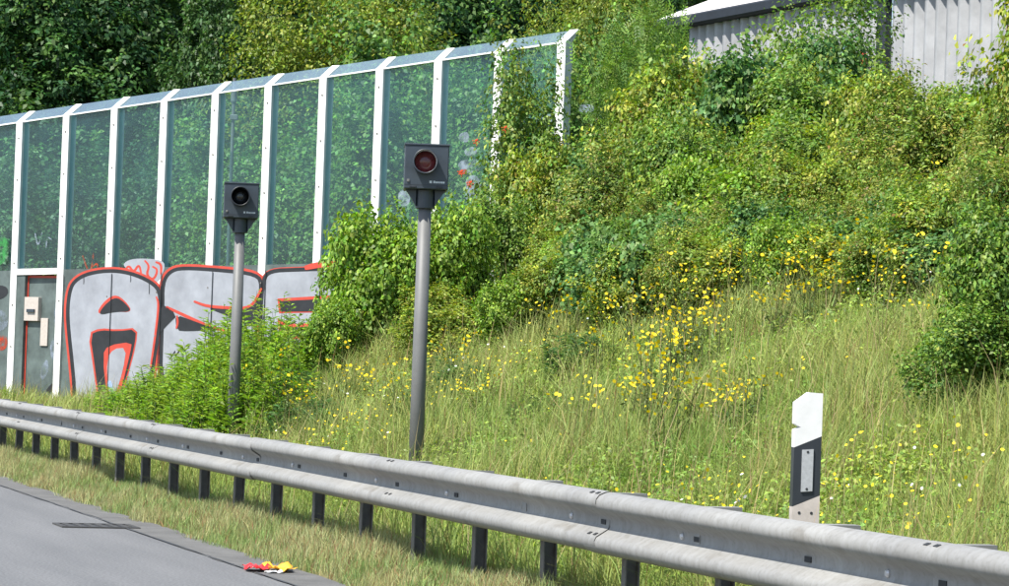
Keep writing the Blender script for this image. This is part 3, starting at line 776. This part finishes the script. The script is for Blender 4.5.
YEL = [(0.20, 0.27, 0.034), (0.25, 0.30, 0.04), (0.14, 0.22, 0.03), (0.26, 0.28, 0.042), (0.12, 0.20, 0.03)]
OLV = [(0.18, 0.25, 0.042), (0.23, 0.27, 0.05), (0.13, 0.21, 0.034), (0.25, 0.26, 0.055), (0.11, 0.19, 0.03)]
DRK = [(0.042, 0.105, 0.03), (0.06, 0.135, 0.034), (0.075, 0.155, 0.032), (0.028, 0.078, 0.026)]
BLU = [(0.08, 0.175, 0.05), (0.12, 0.22, 0.06), (0.06, 0.14, 0.038), (0.14, 0.23, 0.045)]
LIM = [(0.16, 0.27, 0.030), (0.20, 0.30, 0.038), (0.115, 0.21, 0.025)]
KIT = {}
def kit(key, rx, h, nleaf, L, asp, pal, stems=(4, 0.03), **kw):
    seed = len(KIT) * 17 + 5
    KIT[key] = (crown_mesh('crown', seed, rx, rx, h, nleaf, L, asp, pal, **kw), stems_mesh('trunk', seed + 1, rx, h, stems[0], stems[1]), rx, h)
kit('hazel', 1.1, 1.8, 15000, 0.085, 0.72, LIM, lobes=10)
kit('shrub', 1.2, 2.2, 11000, 0.095, 0.6, GRN, lobes=13, shoots=60, clump=14)
kit('yellow', 1.2, 2.2, 11000, 0.10, 0.65, YEL, lobes=13, shoots=60, clump=14, tips=((0.25, 0.16, 0.05), 0.015))
kit('olive', 1.1, 2.0, 10000, 0.075, 0.5, OLV, lobes=12, shoots=70, tips=((0.24, 0.17, 0.07), 0.04))
kit('maple', 1.3, 2.4, 9500, 0.125, 0.8, BLU, lobes=13, shoots=50)
kit('rowan', 1.1, 3.4, 2300, 0.072, 0.36, GRN, lobes=9, pinnate=True, clump=3, shoots=20, spread=0.09)
kit('broad', 0.9, 3.2, 6000, 0.085, 0.62, [(0.10, 0.19, 0.035), (0.15, 0.23, 0.04), (0.08, 0.16, 0.03), (0.19, 0.24, 0.045)], lobes=12, stems=(3, 0.025), shoots=40, clump=9, spread=0.10, shell=0.7)
kit('knot', 0.8, 1.3, 2600, 0.115, 0.72, [(0.10, 0.20, 0.05), (0.13, 0.22, 0.06)], lobes=6, shoots=10, clump=6, spread=0.2)
kit('dtree', 4.2, 13.0, 40000, 0.21, 0.6, DRK, lobes=30, stems=(1, 0.22), shoots=50, clump=36, spread=0.34, shootlen=0.06, shell=0.3)
kit('mtree', 4.0, 12.5, 40000, 0.22, 0.6, [(0.05, 0.11, 0.028), (0.04, 0.09, 0.025), (0.065, 0.125, 0.03)], lobes=30, stems=(1, 0.2), shoots=60, clump=32, spread=0.32, shootlen=0.06, shell=0.3)
kit('ytree', 2.6, 8.0, 44000, 0.10, 0.6, [(0.16, 0.22, 0.03), (0.12, 0.18, 0.026), (0.20, 0.24, 0.036)], lobes=20, stems=(2, 0.1), shoots=80, clump=26, spread=0.22, shootlen=0.08)
kit('hedge', 1.6, 4.0, 30000, 0.08, 0.7, [(0.09, 0.18, 0.035), (0.12, 0.22, 0.035), (0.065, 0.14, 0.03)], lobes=14, stems=(3, 0.05), shoots=50)
kit('dhedge', 1.6, 4.0, 26000, 0.085, 0.65, [(0.04, 0.095, 0.03), (0.055, 0.12, 0.03), (0.03, 0.075, 0.026)], lobes=16, stems=(3, 0.05), shoots=50, clump=18)  # darker green leaf palette than the plain hedge
kit('sapling', 0.8, 3.0, 8500, 0.06, 0.6, GRN, lobes=8, stems=(2, 0.03), shoots=40, clump=8, spread=0.16, shell=0.8)
VN = [0]
def plant(key, loc, label, cat, name, group=None, sx=1.0, sz=1.0, rot=None, sink=0.12):
    cm, tm, rx, h = KIT[key]; VN[0] += 1
    t = thing(name, label, cat, (loc[0], loc[1], loc[2] - sink * sz), rot if rot is not None else (VN[0] * 2.399) % 6.283, group)
    t.scale = (sx, sx, sz)
    link('crown', cm, None, t); link('trunk', tm, None, t)
    return t
def bush(key, px, u, wpx, ytop, label, name='bush', cat='bush', group=None):
    """wpx: width in photo pixels; ytop: row of its top"""
    p = on_bank(px, u); cm, tm, rx, h = KIT[key]
    s = FPX / p[1]; w = wpx / s
    zt = at(px, ytop, p[1])[2]
    sz = max(0.25, (zt - p[2] + 0.12) / (h * 1.06))
    return plant(key, p, label, cat, name, group, sx=max(0.3, (0.4 if key in ('rowan', 'sapling', 'broad') else 0.6) * sz, w / (2.3 * rx)), sz=sz)
# --- on the bank, in front of the barrier
bush('hazel', 376, 3.6, 125, 212, 'dense lime green bush between the two camera poles')
bush('hazel', 446, 4.4, 90, 206, 'small lime green bush behind the pole of the red-lensed camera')
bush('hazel', 336, 3.0, 50, 306, 'low green shrub against the last graffiti letter')
rw = bush('broad', 517, 6.6, 105, 52, 'rowan with orange berry clusters standing before the noise barrier', 'rowan_tree', 'rowan tree')
bush('rowan', 634, 8.6, 120, -15, 'tall feathery rowan at the end of the noise barrier', 'rowan_tree', 'rowan tree')
bush('yellow', 530, 6.2, 60, 165, 'thin yellow-green shrub beside the rowan with orange berries')
bush('shrub', 500, 5.4, 90, 206, 'low mid-green shrub at the foot of the berry-bearing rowan')
bush('knot', 600, 4.8, 100, 232, 'big-leaved knotweed clump beside the mid-green bush on the slope', 'knotweed_clump', 'plant')
bush('knot', 635, 4.5, 90, 246, 'lower big-leaved knotweed clump leaning into the meadow', 'knotweed_clump', 'plant')
bush('knot', 655, 5.4, 90, 222, 'upper big-leaved knotweed clump under the yellow-green bush', 'knotweed_clump', 'plant')
bush('yellow', 652, 7.4, 140, 88, 'broad yellow-green bush next to the tall feathery rowan')
bush('shrub', 600, 7.0, 80, 160, 'mid-green bush below the tall feathery rowan')
bush('yellow', 690, 9.4, 110, 88, 'yellow-green bush under the left end of the shed gutter')
bush('maple', 745, 7.6, 140, 70, 'blue-green broad-leaved bush in the middle of the slope')
bush('shrub', 690, 6.4, 120, 140, 'green shrub left of the blue-green broad-leaved bush')
bush('maple', 820, 9.0, 120, 52, 'blue-green broad-leaved bush below the small sapling')
bush('sapling', 838, 10.5, 140, -40, 'sparse green sapling in front of the corrugated shed wall', 'sapling', 'tree')
bush('yellow', 905, 9.0, 130, 98, 'yellow-green bush under the navy downpipe of the shed')
bush('yellow', 862, 7.4, 110, 92, 'yellow-green bush beside the blue-green bush below the sapling')
bush('olive', 780, 6.2, 110, 170, 'olive shrub with flowers at the upper edge of the meadow')
bush('yellow', 955, 7.2, 110, 128, 'large yellow-green bush beneath the lower shed wall')
bush('olive', 890, 5.9, 130, 178, 'brownish thorny thicket with yellow flowers on the upper slope', 'thicket', 'bush')
bush('olive', 965, 5.4, 90, 180, 'brownish thicket behind the dark glossy bush', 'thicket', 'bush')
bush('yellow', 1052, 7.0, 90, -15, 'tall yellow-green shrub covering the right end of the shed wall')
bush('shrub', 1000, 3.2, 110, 225, 'dark glossy green bush on the low slope nearest the road')
bush('shrub', 968, 2.9, 60, 330, 'low glossy green shrub at the foot of the dark glossy bush')
bush('yellow', 735, 11.5, 100, 74, 'yellow-green bush right below the shed gutter')
bush('shrub', 790, 11.8, 90, 78, 'green bush against the left wall sheets of the shed')
bush('rowan', 648, 10.5, 80, 2, 'rowan sapling beside the left end of the shed', 'rowan_tree', 'rowan tree')
bush('hedge', 600, 12.5, 100, 40, 'green shrub behind the last barrier post')
bush('shrub', 725, 6.0, 80, 190, 'low green shrub in front of the blue-green broad-leaved bush')
for px, u, wd, yt in ((655, 5.6, 90, 200), (835, 5.6, 90, 215), (700, 5.2, 70, 226)):
    bush('olive', px, u, wd, yt, 'low olive weed clump where the meadow meets the bushes', 'weed_clump', 'plant', 'weed clumps at the meadow edge')
rs = np.random.RandomState(31)
gF_ = 'small shrubs filling the thicket on the slope'
for k in range(60):
    px = rs.uniform(575, 1015); u = rs.uniform(5.9, 11.0); key = ('yellow', 'shrub', 'olive', 'yellow', 'hazel', 'maple')[k % 6]
    p = on_bank(px, u); hh = rs.uniform(0.8, 1.5); s_ = FPX / p[1]
    yb = 364 + 0.035 * (px - 504) - (p[2] - CAMZ) * s_
    lab = {'yellow': 'small yellow-green shrub filling the thicket on the slope', 'shrub': 'small mid-green shrub filling the thicket on the slope', 'olive': 'small olive shrub filling the thicket on the slope',
           'hazel': 'small lime green shrub filling the thicket on the slope', 'maple': 'small blue-green shrub filling the thicket on the slope'}[key]
    ymin = float(np.interp(px, [575, 640, 690, 800, 850, 880, 990, 1000], [110, 80, 56, 52, 55, 98, 98, 60]))
    if yb - hh * s_ < ymin: continue
    bush(key, px, u, rs.uniform(0.9, 1.7) * s_, yb - hh * s_, lab, 'shrub', 'bush', gF_)
gL = 'low weeds where the meadow turns into thicket'
for k in range(44):
    px = rs.uniform(430, 980); lo = float(np.interp(px, [430, 560, 640, 760, 980], [3.6, 4.3, 4.3, 5.1, 5.0])); u = lo + rs.uniform(0, 2.0) ** 1.3 * 0.6; key = ('olive', 'shrub', 'yellow', 'hazel', 'olive', 'yellow', 'maple')[k % 7]
    p = on_bank(px, u); hh = rs.uniform(0.3, 0.75); s_ = FPX / p[1]; yb = 364 + 0.035 * (px - 504) - (p[2] - CAMZ) * s_
    lab = {'olive': 'low olive weed at the ragged lower edge of the thicket', 'shrub': 'low mid-green bramble at the ragged lower edge of the thicket', 'yellow': 'low yellow-green bramble at the ragged lower edge of the thicket',
           'hazel': 'low lime green seedling at the ragged lower edge of the thicket', 'maple': 'low blue-green seedling at the ragged lower edge of the thicket'}[key]
    bush(key, px, u, rs.uniform(0.5, 1.1) * s_, yb - hh * s_, lab, 'low_weed', 'plant', gL)
# berries of the rowan
bm = bmesh.new(); rs = np.random.RandomState(3)
for k in range(14):
    c = rs.normal(0, 0.022, 3); bmesh.ops.create_icosphere(bm, subdivisions=1, radius=0.009, matrix=Matrix.Translation(c))
bme = bm_mesh('berry_cluster', bm); bme.materials.append(M_BERRY)
inv = Matrix.LocRotScale(rw.location, rw.rotation_euler.to_quaternion(), rw.scale).inverted()
for px, py, dz in ((520, 163, 1.25), (518, 165, 1.25), (461, 172, 1.2), (476, 141, 1.2), (470, 183, 1.2), (505, 128, 1.2), (535, 190, 1.1), (523, 162, 1.3)):
    p = at(px, py, rw.location[1] - dz * 0.8)
    o = link('berry_cluster', bme, None, rw, inv @ Vector(p)); o.scale = (1 / rw.scale[0], 1 / rw.scale[1], 1 / rw.scale[2])
# --- behind the barrier
def tree_at(key, px, Z, ytop, label, name, cat, group, wf=1.0, zb=None):
    d = ray(px, 300); X, Y = d[0] * Z, Z; u, w = UW(X, Y); z = float(H(u, w)) if zb is None else zb
    cm, tm, rx, h = KIT[key]
    sz = (at(px, ytop, Z)[2] - z) / (h * 1.0)
    return plant(key, (X, Y, z), label, cat, name, group, sx=sz * wf, sz=sz, sink=0.3)
gT = 'dark woodland trees behind the noise barrier'
lT = 'tall dark green woodland tree rising behind the noise barrier'
for key, px, Z, yt, wf in (('dtree', -40, 76, -60, 1.0), ('dtree', 45, 72, -40, 0.95), ('mtree', 130, 74, -50, 0.95), ('dtree', 205, 80, -70, 1.0), ('mtree', 60, 88, -110, 1.0), ('mtree', 170, 90, -110, 1.0),
                           ('dtree', 300, 86, -90, 1.0), ('dtree', 400, 82, -60, 0.9), ('dtree', 470, 78, -50, 0.9), ('dtree', 545, 86, -80, 1.0), ('mtree', 620, 88, -70, 0.9), ('mtree', 350, 96, -120, 1.1), ('mtree', 520, 98, -120, 1.1), ('dtree', -10, 98, -120, 1.1), ('dtree', 700, 100, -120, 1.0), ('mtree', -90, 84, -80, 1.0)):
    lT = ('dark green woodland tree above the barrier door and the first letter' if px < 150 else 'dark green woodland tree behind the yellow-green tree' if px < 420
          else 'dark green woodland tree beyond the end of the noise barrier')
    tree_at(key, px, Z, yt, lT, 'woodland_tree', 'tree', gT, wf)
tree_at('ytree', 318, 68, -30, 'yellow-green tree standing out before the dark woodland', 'deciduous_tree', 'tree', None, 0.85)
tree_at('mtree', 215, 70, 15, 'mid-green tree next to the yellow-green tree', 'deciduous_tree', 'tree', None, 0.6)
tree_at('ytree', 585, 64, -20, 'pale green tree behind the end of the noise barrier', 'deciduous_tree', 'tree', None, 0.6)
tree_at('hedge', 420, 66, 28, 'bright green bush peeking over the barrier near the red-lensed camera', 'bush', 'bush', None, 0.8)
gH = 'bushes seen through the noise barrier'
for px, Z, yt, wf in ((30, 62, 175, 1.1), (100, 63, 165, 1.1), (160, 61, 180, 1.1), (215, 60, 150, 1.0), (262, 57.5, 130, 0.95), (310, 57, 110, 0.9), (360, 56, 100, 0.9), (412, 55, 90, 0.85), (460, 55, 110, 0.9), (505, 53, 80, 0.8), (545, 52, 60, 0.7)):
    tree_at('dhedge' if px < 240 else 'hedge', px, Z, yt, 'dark green bush behind the glass above the graffiti letters' if px < 240 else 'leafy bright green bush close behind the glass near the lime green bush', 'bush', 'bush', gH, wf)

# --- tall weeds in front of the graffiti
def weed_mesh(seed, n, h, rad, cols):
    rng = np.random.RandomState(seed); parts = []; cs = []; ns = []; Ls = []; cl = []
    for i in range(n):
        a = rng.uniform(0, 6.283); q = rad * math.sqrt(rng.rand()); b = np.array([math.cos(a) * q, math.sin(a) * q, -0.1])
        hh = h * rng.uniform(0.6, 1.0) * (1 - 0.35 * (q / rad) ** 2); tip = b + np.array([rng.normal(0, 0.1), rng.normal(0, 0.1), hh])
        parts.append(tube_np([b, (b + tip) / 2 + rng.normal(0, 0.02, 3), tip], [0.006, 0.005, 0.002], 3))
        m = 46
        f = rng.uniform(0.12, 1.0, m); an = rng.uniform(0, 6.283, m)
        o = np.stack([np.cos(an), np.sin(an), 0.5 + 0 * an], 1); ln = 0.17 * (1.15 - 0.6 * f)
        c = b + (tip - b) * f[:, None] + o * ln[:, None] * 0.5
        cs.append(c); ns.append((o, ln)); cl.append(np.repeat(np.array(cols[rng.randint(len(cols))])[None] * math.exp(rng.normal(0, 0.15)), m, 0))
    sv, sf = join_np(parts)
    c = np.concatenate(cs); o = unit(np.concatenate([x[0] for x in ns])); ln = np.concatenate([x[1] for x in ns])[:, None]
    side_ = unit(np.cross(o, np.array([0, 0, 1.0])) + rng.normal(0, 0.25, o.shape)); wd = ln * 0.26
    V = np.stack([c - o * ln * 0.5, c + side_ * wd * 0.5, c + o * ln * 0.5 - np.array([0, 0, 1]) * ln * 0.2, c - side_ * wd * 0.5], 1).reshape(-1, 3)
    F = np.arange(len(V)).reshape(-1, 4)
    foli = np_mesh('foliage', V, F, np.repeat(jitter_col(np.concatenate(cl), len(c), rng, 0.18, 0.1), 4, 0)); foli.materials.append(M_LEAF)
    st = np_mesh('stalks', sv, sf, np.repeat([[0.09, 0.13, 0.04]], len(sv), 0)); st.materials.append(M_LEAF)
    return st, foli
WK = [weed_mesh(s, 70, 1.25, 0.75, [(0.19, 0.31, 0.042), (0.24, 0.35, 0.055), (0.15, 0.27, 0.036)]) for s in (1, 2)]
gW = 'tall green weeds in front of the graffiti'
for k, (px, u, sc_, hs) in enumerate(((215, 1.9, 1.0, 0.66), (192, 2.0, 0.9, 0.52), (165, 2.0, 0.85, 0.46), (142, 2.1, 0.75, 0.34), (120, 2.1, 0.7, 0.25), (238, 2.2, 0.9, 0.74), (262, 2.2, 0.9, 0.84), (222, 2.7, 0.8, 0.5), (255, 3.0, 1.0, 0.8), (182, 1.5, 0.8, 0.5), (228, 1.5, 0.8, 0.55), (268, 1.8, 0.7, 0.7), (62, 2.4, 0.4, 0.25), (5, 2.4, 0.4, 0.3))):
    p = on_bank(px, u); t = thing('weed_clump', 'tall narrow-leaved green weed clump growing before the graffiti', 'plant', (p[0], p[1], p[2] - 0.05), k * 1.7, gW)
    t.scale = (sc_, sc_, hs * 1.28); st, fo = WK[k % 2]; link('stalks', st, None, t); link('foliage', fo, None, t)
gD = 'dark leafy weeds in the meadow'
WD = weed_mesh(9, 30, 0.6, 0.4, [(0.06, 0.13, 0.04), (0.08, 0.15, 0.04)])
for k, (px, u) in enumerate(((330, 2.2), (345, 2.0), (300, 1.9), (455, 3.2), (470, 3.0), (440, 2.6), (590, 3.6), (300, 2.4))):
    p = on_bank(px, u); t = thing('leafy_weed', 'small dark green leafy weed growing among the meadow grass', 'plant', (p[0], p[1], p[2] - 0.03), k * 2.1, gD)
    t.scale = (0.8, 0.8, 0.8 + 0.05 * (k % 4)); link('stalks', WD[0], None, t); link('foliage', WD[1], None, t)

# --- yellow flowering plants
def ragwort(seed):
    rng = np.random.RandomState(seed); parts = []; c = []; n = []; L = []; fc = []; col = []
    for i in range(7):
        b = np.array([rng.normal(0, 0.05), rng.normal(0, 0.05), -0.05]); tip = b + np.array([rng.normal(0, 0.11), rng.normal(0, 0.11), rng.uniform(0.45, 0.75)])
        parts.append(tube_np([b, (b + tip) / 2 + rng.normal(0, 0.02, 3), tip], [0.005, 0.004, 0.002], 3))
        for _ in range(16):
            f = rng.uniform(0.1, 0.9); c.append(b + (tip - b) * f + rng.normal(0, 0.03, 3)); n.append(rng.normal(0, 1, 3) + [0, 0, 0.8]); L.append(0.09 * (1.2 - f))
        for _ in range(rng.randint(2, 6)): fc.append(tip + rng.normal(0, 1, 3) * [0.05, 0.05, 0.025])
    sv, sf = join_np(parts); stm = np_mesh('stem', sv, sf, np.repeat([[0.10, 0.12, 0.04]], len(sv), 0)); stm.materials.append(M_LEAF)
    c = np.array(c); V, F = leaf_arrays(c, unit(np.array(n)), np.array(L), np.array(L) * 0.3, rng)
    fo = np_mesh('foliage', V, F, np.repeat(jitter_col([0.10, 0.15, 0.035], len(c), rng), 4, 0)); fo.materials.append(M_LEAF)
    fc = np.array(fc); k = len(fc); nn = unit(rng.normal(0, 0.5, (k, 3)) + np.array([-0.3, -0.5, 0.8])); t = unit(np.cross(nn, [0.2, 0.5, 0.9])); b = np.cross(nn, t)
    r = rng.uniform(0.012, 0.019, (k, 1)); an = np.arange(6) * math.pi / 3
    V = np.stack([fc + r * (math.cos(a) * t + math.sin(a) * b) for a in an], 1).reshape(-1, 3)
    fl = np_mesh('flower_heads', V, np.arange(len(V)).reshape(-1, 6), np.repeat(jitter_col([0.74, 0.56, 0.025], k, rng, 0.15, 0.06), 6, 0)); fl.materials.append(M_PETAL)
    return stm, fo, fl
RK = [ragwort(s) for s in (21, 22, 23)]
rs = np.random.RandomState(77)
gY = 'yellow flowers on the bank'
for (cx, cy, sx, sy, n, lab) in ((662, 2.5, 14, 0.25, 6, 'orange-yellow ragwort in the dense patch below the meadow centre'), (735, 4.3, 42, 0.6, 12, 'yellow ragwort below the blue-green broad-leaved bush'),
        (810, 5.0, 45, 0.7, 12, 'yellow ragwort below the olive shrub with flowers'), (635, 3.8, 32, 0.4, 9, 'yellow ragwort around the foot of the knotweed clump'),
        (880, 5.2, 40, 0.7, 9, 'yellow ragwort below the brownish thorny thicket'), (700, 5.2, 40, 0.4, 6, 'yellow ragwort at the lower edge of the bushes'),
        (520, 4.8, 28, 0.4, 4, 'yellow ragwort in front of the berry-bearing rowan'), (380, 2.4, 25, 0.2, 4, 'yellow ragwort below the dense lime green bush'),
        (300, 1.9, 18, 0.2, 4, 'yellow ragwort between the camera pole and the tall weeds'), (560, 2.8, 40, 0.5, 3, 'lone yellow ragwort in the open grass right of the red-lensed camera'),
        (770, 2.8, 40, 0.5, 4, 'lone yellow ragwort on the slope above the delineator post'), (830, 6.6, 50, 0.4, 6, 'yellow ragwort growing among the upper bushes'),
        (450, 3.2, 20, 0.3, 3, 'yellow ragwort beside the pole of the red-lensed camera'), (930, 4.2, 22, 0.4, 3, 'yellow ragwort left of the dark glossy bush')):
    for k in range(n):
        px, u = cx + rs.normal(0, sx), max(1.2, cy + rs.normal(0, sy)); p = on_bank(px, u); q = rs.uniform(0.7, 1.1)
        t = thing('ragwort_plant', lab, 'flower', p, rs.uniform(0, 6.28), gY); t.scale = (q, q, q)
        for nm, me in zip(('stem', 'foliage', 'flower_heads'), RK[k % 3]):
            o = link(nm, me, None, t)
            if nm == 'flower_heads': o['kind'] = 'stuff'

# --- grass
def grass(name, u, w, hgt, wid, col, rng, lean=0.35, wind=(0.10, 0.05)):
    k = len(u); X = P0[0] + N[0] * u + A[0] * w; Y = P0[1] + N[1] * u + A[1] * w; Z = H(u, w) - 0.02
    b = np.stack([X, Y, Z], 1); az = rng.uniform(0, 2 * math.pi, k); q = np.abs(rng.normal(0, lean, k)) * hgt
    off = np.stack([np.cos(az) * q + wind[0] * hgt, np.sin(az) * q + wind[1] * hgt, hgt * (1 - 0.3 * (q / (hgt + 1e-6)) ** 2)], 1)
    f = rng.uniform(0, math.pi, k); s = np.stack([np.cos(f), np.sin(f), 0 * f], 1) * (wid / 2)[:, None]
    mid = b + off * np.array([0.35, 0.35, 0.6]); tip = b + off
    V = np.stack([b - s, b + s, mid + s * 0.8, mid - s * 0.8, tip], 1).reshape(-1, 3)
    i = np.arange(k)[:, None] * 5
    T = np.concatenate([i + [0, 1, 2], i + [0, 2, 3], i + [3, 2, 4]], 1).reshape(-1, 3)
    o = link(name, np_mesh(name, V, T, np.repeat(col, 5, 0)), M_GRASS); o['kind'] = 'stuff'
    return o
def in_view(u, w, margin=60):
    X = P0[0] + N[0] * u + A[0] * w; Y = P0[1] + N[1] * u + A[1] * w
    px = PW / 2 + X / np.maximum(Y, 1) * FPX
    return (Y > 6) & (px > -margin) & (px < PW + margin)
rng = np.random.RandomState(5)
n = 900000
Yd = 11 + (60 - 11) * rng.rand(n) ** 1.7
pxr = rng.uniform(-110, PW + 110, n); X = (pxr - PW / 2) / FPX * Yd
u, w = UW(X, Yd)
ok = (u > 0.25) & (u < 9.5)
ok &= ~((w > 33) & (u > 4))
u, w, Yd = u[ok], w[ok], Yd[ok]
mx = 330000
if len(u) > mx: u, w, Yd = u[:mx], w[:mx], Yd[:mx]
n1 = vnoise(u * 1.1 + 11, w * 0.8); n2 = vnoise(u * 3.1, w * 2.3 + 5); n3 = vnoise(u * 0.5 + 40, w * 0.35 + 20)
straw = np.array([0.40, 0.37, 0.15]); grn = np.array([0.17, 0.265, 0.055]); lim = np.array([0.26, 0.325, 0.08]); brn = np.array([0.20, 0.135, 0.06])
f1 = np.clip(sstep(0.35, 0.75, 0.6 * n1 + 0.4 * n2) + rng.normal(0, 0.22, len(u)), 0, 1)[:, None]
col = (grn * (1 - n3[:, None]) + lim * n3[:, None]) * (1 - f1 * 0.42) + straw * f1 * 0.42
br = (rng.rand(len(u)) < 0.05)[:, None]; col = np.where(br, brn, col)
col = jitter_col(col, len(u), rng, 0.2, 0.08)
hg = rng.uniform(0.12, 0.36, len(u)) * (0.35 + 1.3 * n1) * (0.6 + 0.8 * n2)
grass('meadow_grass', u, w, hg, rng.uniform(0.004, 0.008, len(u)) * (Yd / 18) ** 0.6, col, rng, 1.05)
# tall dry stalks
k = 3500; idx = rng.choice(len(u), k, replace=False)
grass('dry_stalks', u[idx], w[idx], rng.uniform(0.4, 0.75, k), np.full(k, 0.005), jitter_col([0.36, 0.29, 0.14], k, rng, 0.2, 0.08), rng, 0.45)
# verge along the road
n = 150000
w = -9 + 52 * rng.rand(n) ** 1.5; uu = rng.uniform(-0.50, 0.45, n)
ok = in_view(uu, w, 150); uu, w = uu[ok], w[ok]
edge_n = -0.47 + 0.22 * (vnoise(w * 1.6, w * 0 + 3) - 0.5) + 0.06 * (vnoise(w * 6, w * 0 + 8) - 0.5); ok = uu > edge_n; uu, w = uu[ok], w[ok]
n1 = vnoise(uu * 2 + 8, w * 0.9); n2 = vnoise(uu * 5, w * 3.3)
f1 = np.clip(sstep(0.3, 0.7, 0.5 * n1 + 0.5 * n2) + rng.normal(0, 0.25, len(uu)), 0, 1)[:, None]
col = np.array([0.19, 0.27, 0.085]) * (1 - f1 * 0.7) + np.array([0.40, 0.36, 0.19]) * f1 * 0.7
br = (rng.rand(len(uu)) < 0.12)[:, None]; col = np.where(br, np.array([0.24, 0.13, 0.07]), col)
hg = rng.uniform(0.05, 0.15, len(uu)) * (0.45 + n1) + 0.10 * sstep(0.2, 0.45, uu) * rng.rand(len(uu))
grass('verge_grass', uu, w, hg, rng.uniform(0.003, 0.007, len(uu)), jitter_col(col, len(uu), rng, 0.22, 0.08), rng, 0.55)
# low broad-leaved herbs between the grass
n = 210000
Yd = 12 + 34 * rng.rand(n) ** 1.4; pxr = rng.uniform(200, PW + 90, n); X = (pxr - PW / 2) / FPX * Yd; u, w = UW(X, Yd)
dn = 0.55 * vnoise(u * 1.4 + 17, w * 1.0 + 6) + 0.45 * vnoise(u * 4.0 + 2, w * 3.0); ok = (u > 0.35) & (u < 9.5) & (dn + 0.16 * rng.rand(n) > 0.56); u, w, dn = u[ok], w[ok], dn[ok]; k = len(u)
c = np.stack([P0[0] + N[0] * u + A[0] * w, P0[1] + N[1] * u + A[1] * w, H(u, w) + rng.uniform(0.02, 0.26, k) * (0.4 + dn)], 1)
Ls = rng.uniform(0.018, 0.045, k)
V, F = leaf_arrays(c, unit(rng.normal(0, 0.6, (k, 3)) + np.array([-0.2, -0.3, 0.9])), Ls, Ls * 0.5, rng)
hue = vnoise(u * 1.1 + 50, w * 0.8 + 9)[:, None]
cb = np.array([0.13, 0.23, 0.04]) * (1 - hue) + np.array([0.27, 0.33, 0.055]) * hue
o = link('meadow_herbs', np_mesh('meadow_herbs', V, F, np.repeat(jitter_col(cb, k, rng, 0.22, 0.1), 4, 0)), M_LEAF); o['kind'] = 'stuff'
# small scattered flowers
n = 6500
Yd = 13 + 26 * rng.rand(n) ** 1.2; pxr = rng.uniform(280, PW + 60, n); X = (pxr - PW / 2) / FPX * Yd; u, w = UW(X, Yd)
dens = vnoise(u * 0.9 + 31, w * 0.6 + 2); ok = (u > 0.5) & (u < 7.5) & (dens + 0.22 * rng.rand(n) > 0.68 + 0.1 * (u < 2.0)); u, w = u[ok], w[ok]; k = len(u)
c = np.stack([P0[0] + N[0] * u + A[0] * w, P0[1] + N[1] * u + A[1] * w, H(u, w) + rng.uniform(0.2, 0.5, k)], 1)
nn = unit(rng.normal(0, 0.5, (k, 3)) + np.array([-0.3, -0.5, 0.8])); t = unit(np.cross(nn, [0.2, 0.5, 0.9])); b = np.cross(nn, t)
r = rng.uniform(0.006, 0.013, (k, 1)); an = np.arange(6) * math.pi / 3
V = np.stack([c + r * (math.cos(a) * t + math.sin(a) * b) for a in an], 1).reshape(-1, 3)
cb = np.where((rng.rand(k) < 0.06)[:, None], np.array([0.75, 0.75, 0.7]), np.array([0.75, 0.58, 0.03]))
o = link('meadow_flowers', np_mesh('meadow_flowers', V, np.arange(len(V)).reshape(-1, 6), np.repeat(jitter_col(cb, k, rng, 0.12, 0.05), 6, 0)), M_PETAL); o['kind'] = 'stuff'

# ================================================================== SMALL THINGS ON THE ROAD
dg = at(96, 529, 24.6); u, w = UW(dg[0], dg[1]); lo = RW(float(u), float(w))
dr = thing('drain_grate', 'rusty iron drain grate let into the asphalt near the road edge', 'drain', lo, ROADROT)
bm = bmesh.new()
for a in ((-0.25, 0.25, -0.30, -0.26), (-0.25, 0.25, 0.26, 0.30), (-0.25, -0.21, -0.26, 0.26), (0.21, 0.25, -0.26, 0.26)): box(bm, a[0], a[1], a[2], a[3], -0.05, 0.012)
link('frame', bm_mesh('frame', bm), M_IRON, dr)
for k in range(6): link('bar', box_mesh('bar', -0.2095, 0.2095, -0.235 + k * 0.085, -0.19 + k * 0.085, -0.05, 0.011), M_IRON, dr)
link('pit', box_mesh('pit', -0.2, 0.2, -0.255, 0.255, 0.002, 0.005), M_DARK, dr)
# crumpled wrapper
wp = at(268, 571, 20.0); u, w = UW(wp[0], wp[1]); d = ray(268, 572); Zg = -CAMZ / d[2]; wp = (d[0] * Zg, d[1] * Zg)
wr = thing('crumpled_wrapper', 'crumpled red and yellow food wrapper lying at the road edge', 'litter', (wp[0], wp[1], 0.0), 0.3)
wr.scale = (1, 1, 0.65)
def crumple(name, x0, x1, y0, y1, amp, seed, mat, zl):
    rs = np.random.RandomState(seed); g = 7; V = []; F = []
    for i in range(g):
        for j in range(g):
            x = x0 + (x1 - x0) * i / (g - 1) + rs.normal(0, 0.008); y = y0 + (y1 - y0) * j / (g - 1) + rs.normal(0, 0.008)
            V.append((x, y, zl + abs(rs.normal(0, amp)) + 0.8 * amp * math.sin(3 * i / g * 2) ** 2))
            if i and j: F.append(((i - 1) * g + j - 1, i * g + j - 1, i * g + j, (i - 1) * g + j))
    o = link(name, np_mesh(name, V, F), mat, wr); md = o.modifiers.new('s', 'SOLIDIFY'); md.thickness = 0.002; return o
crumple('yellow_side', -0.03, 0.15, -0.14, 0.16, 0.03, 2, M_WRAPY, 0.012)
crumple('red_side', -0.14, 0.0, -0.12, 0.16, 0.03, 4, M_WRAPR, 0.014)
crumple('white_lining', -0.05, 0.06, -0.20, -0.09, 0.012, 6, M_DWHITE, 0.008)
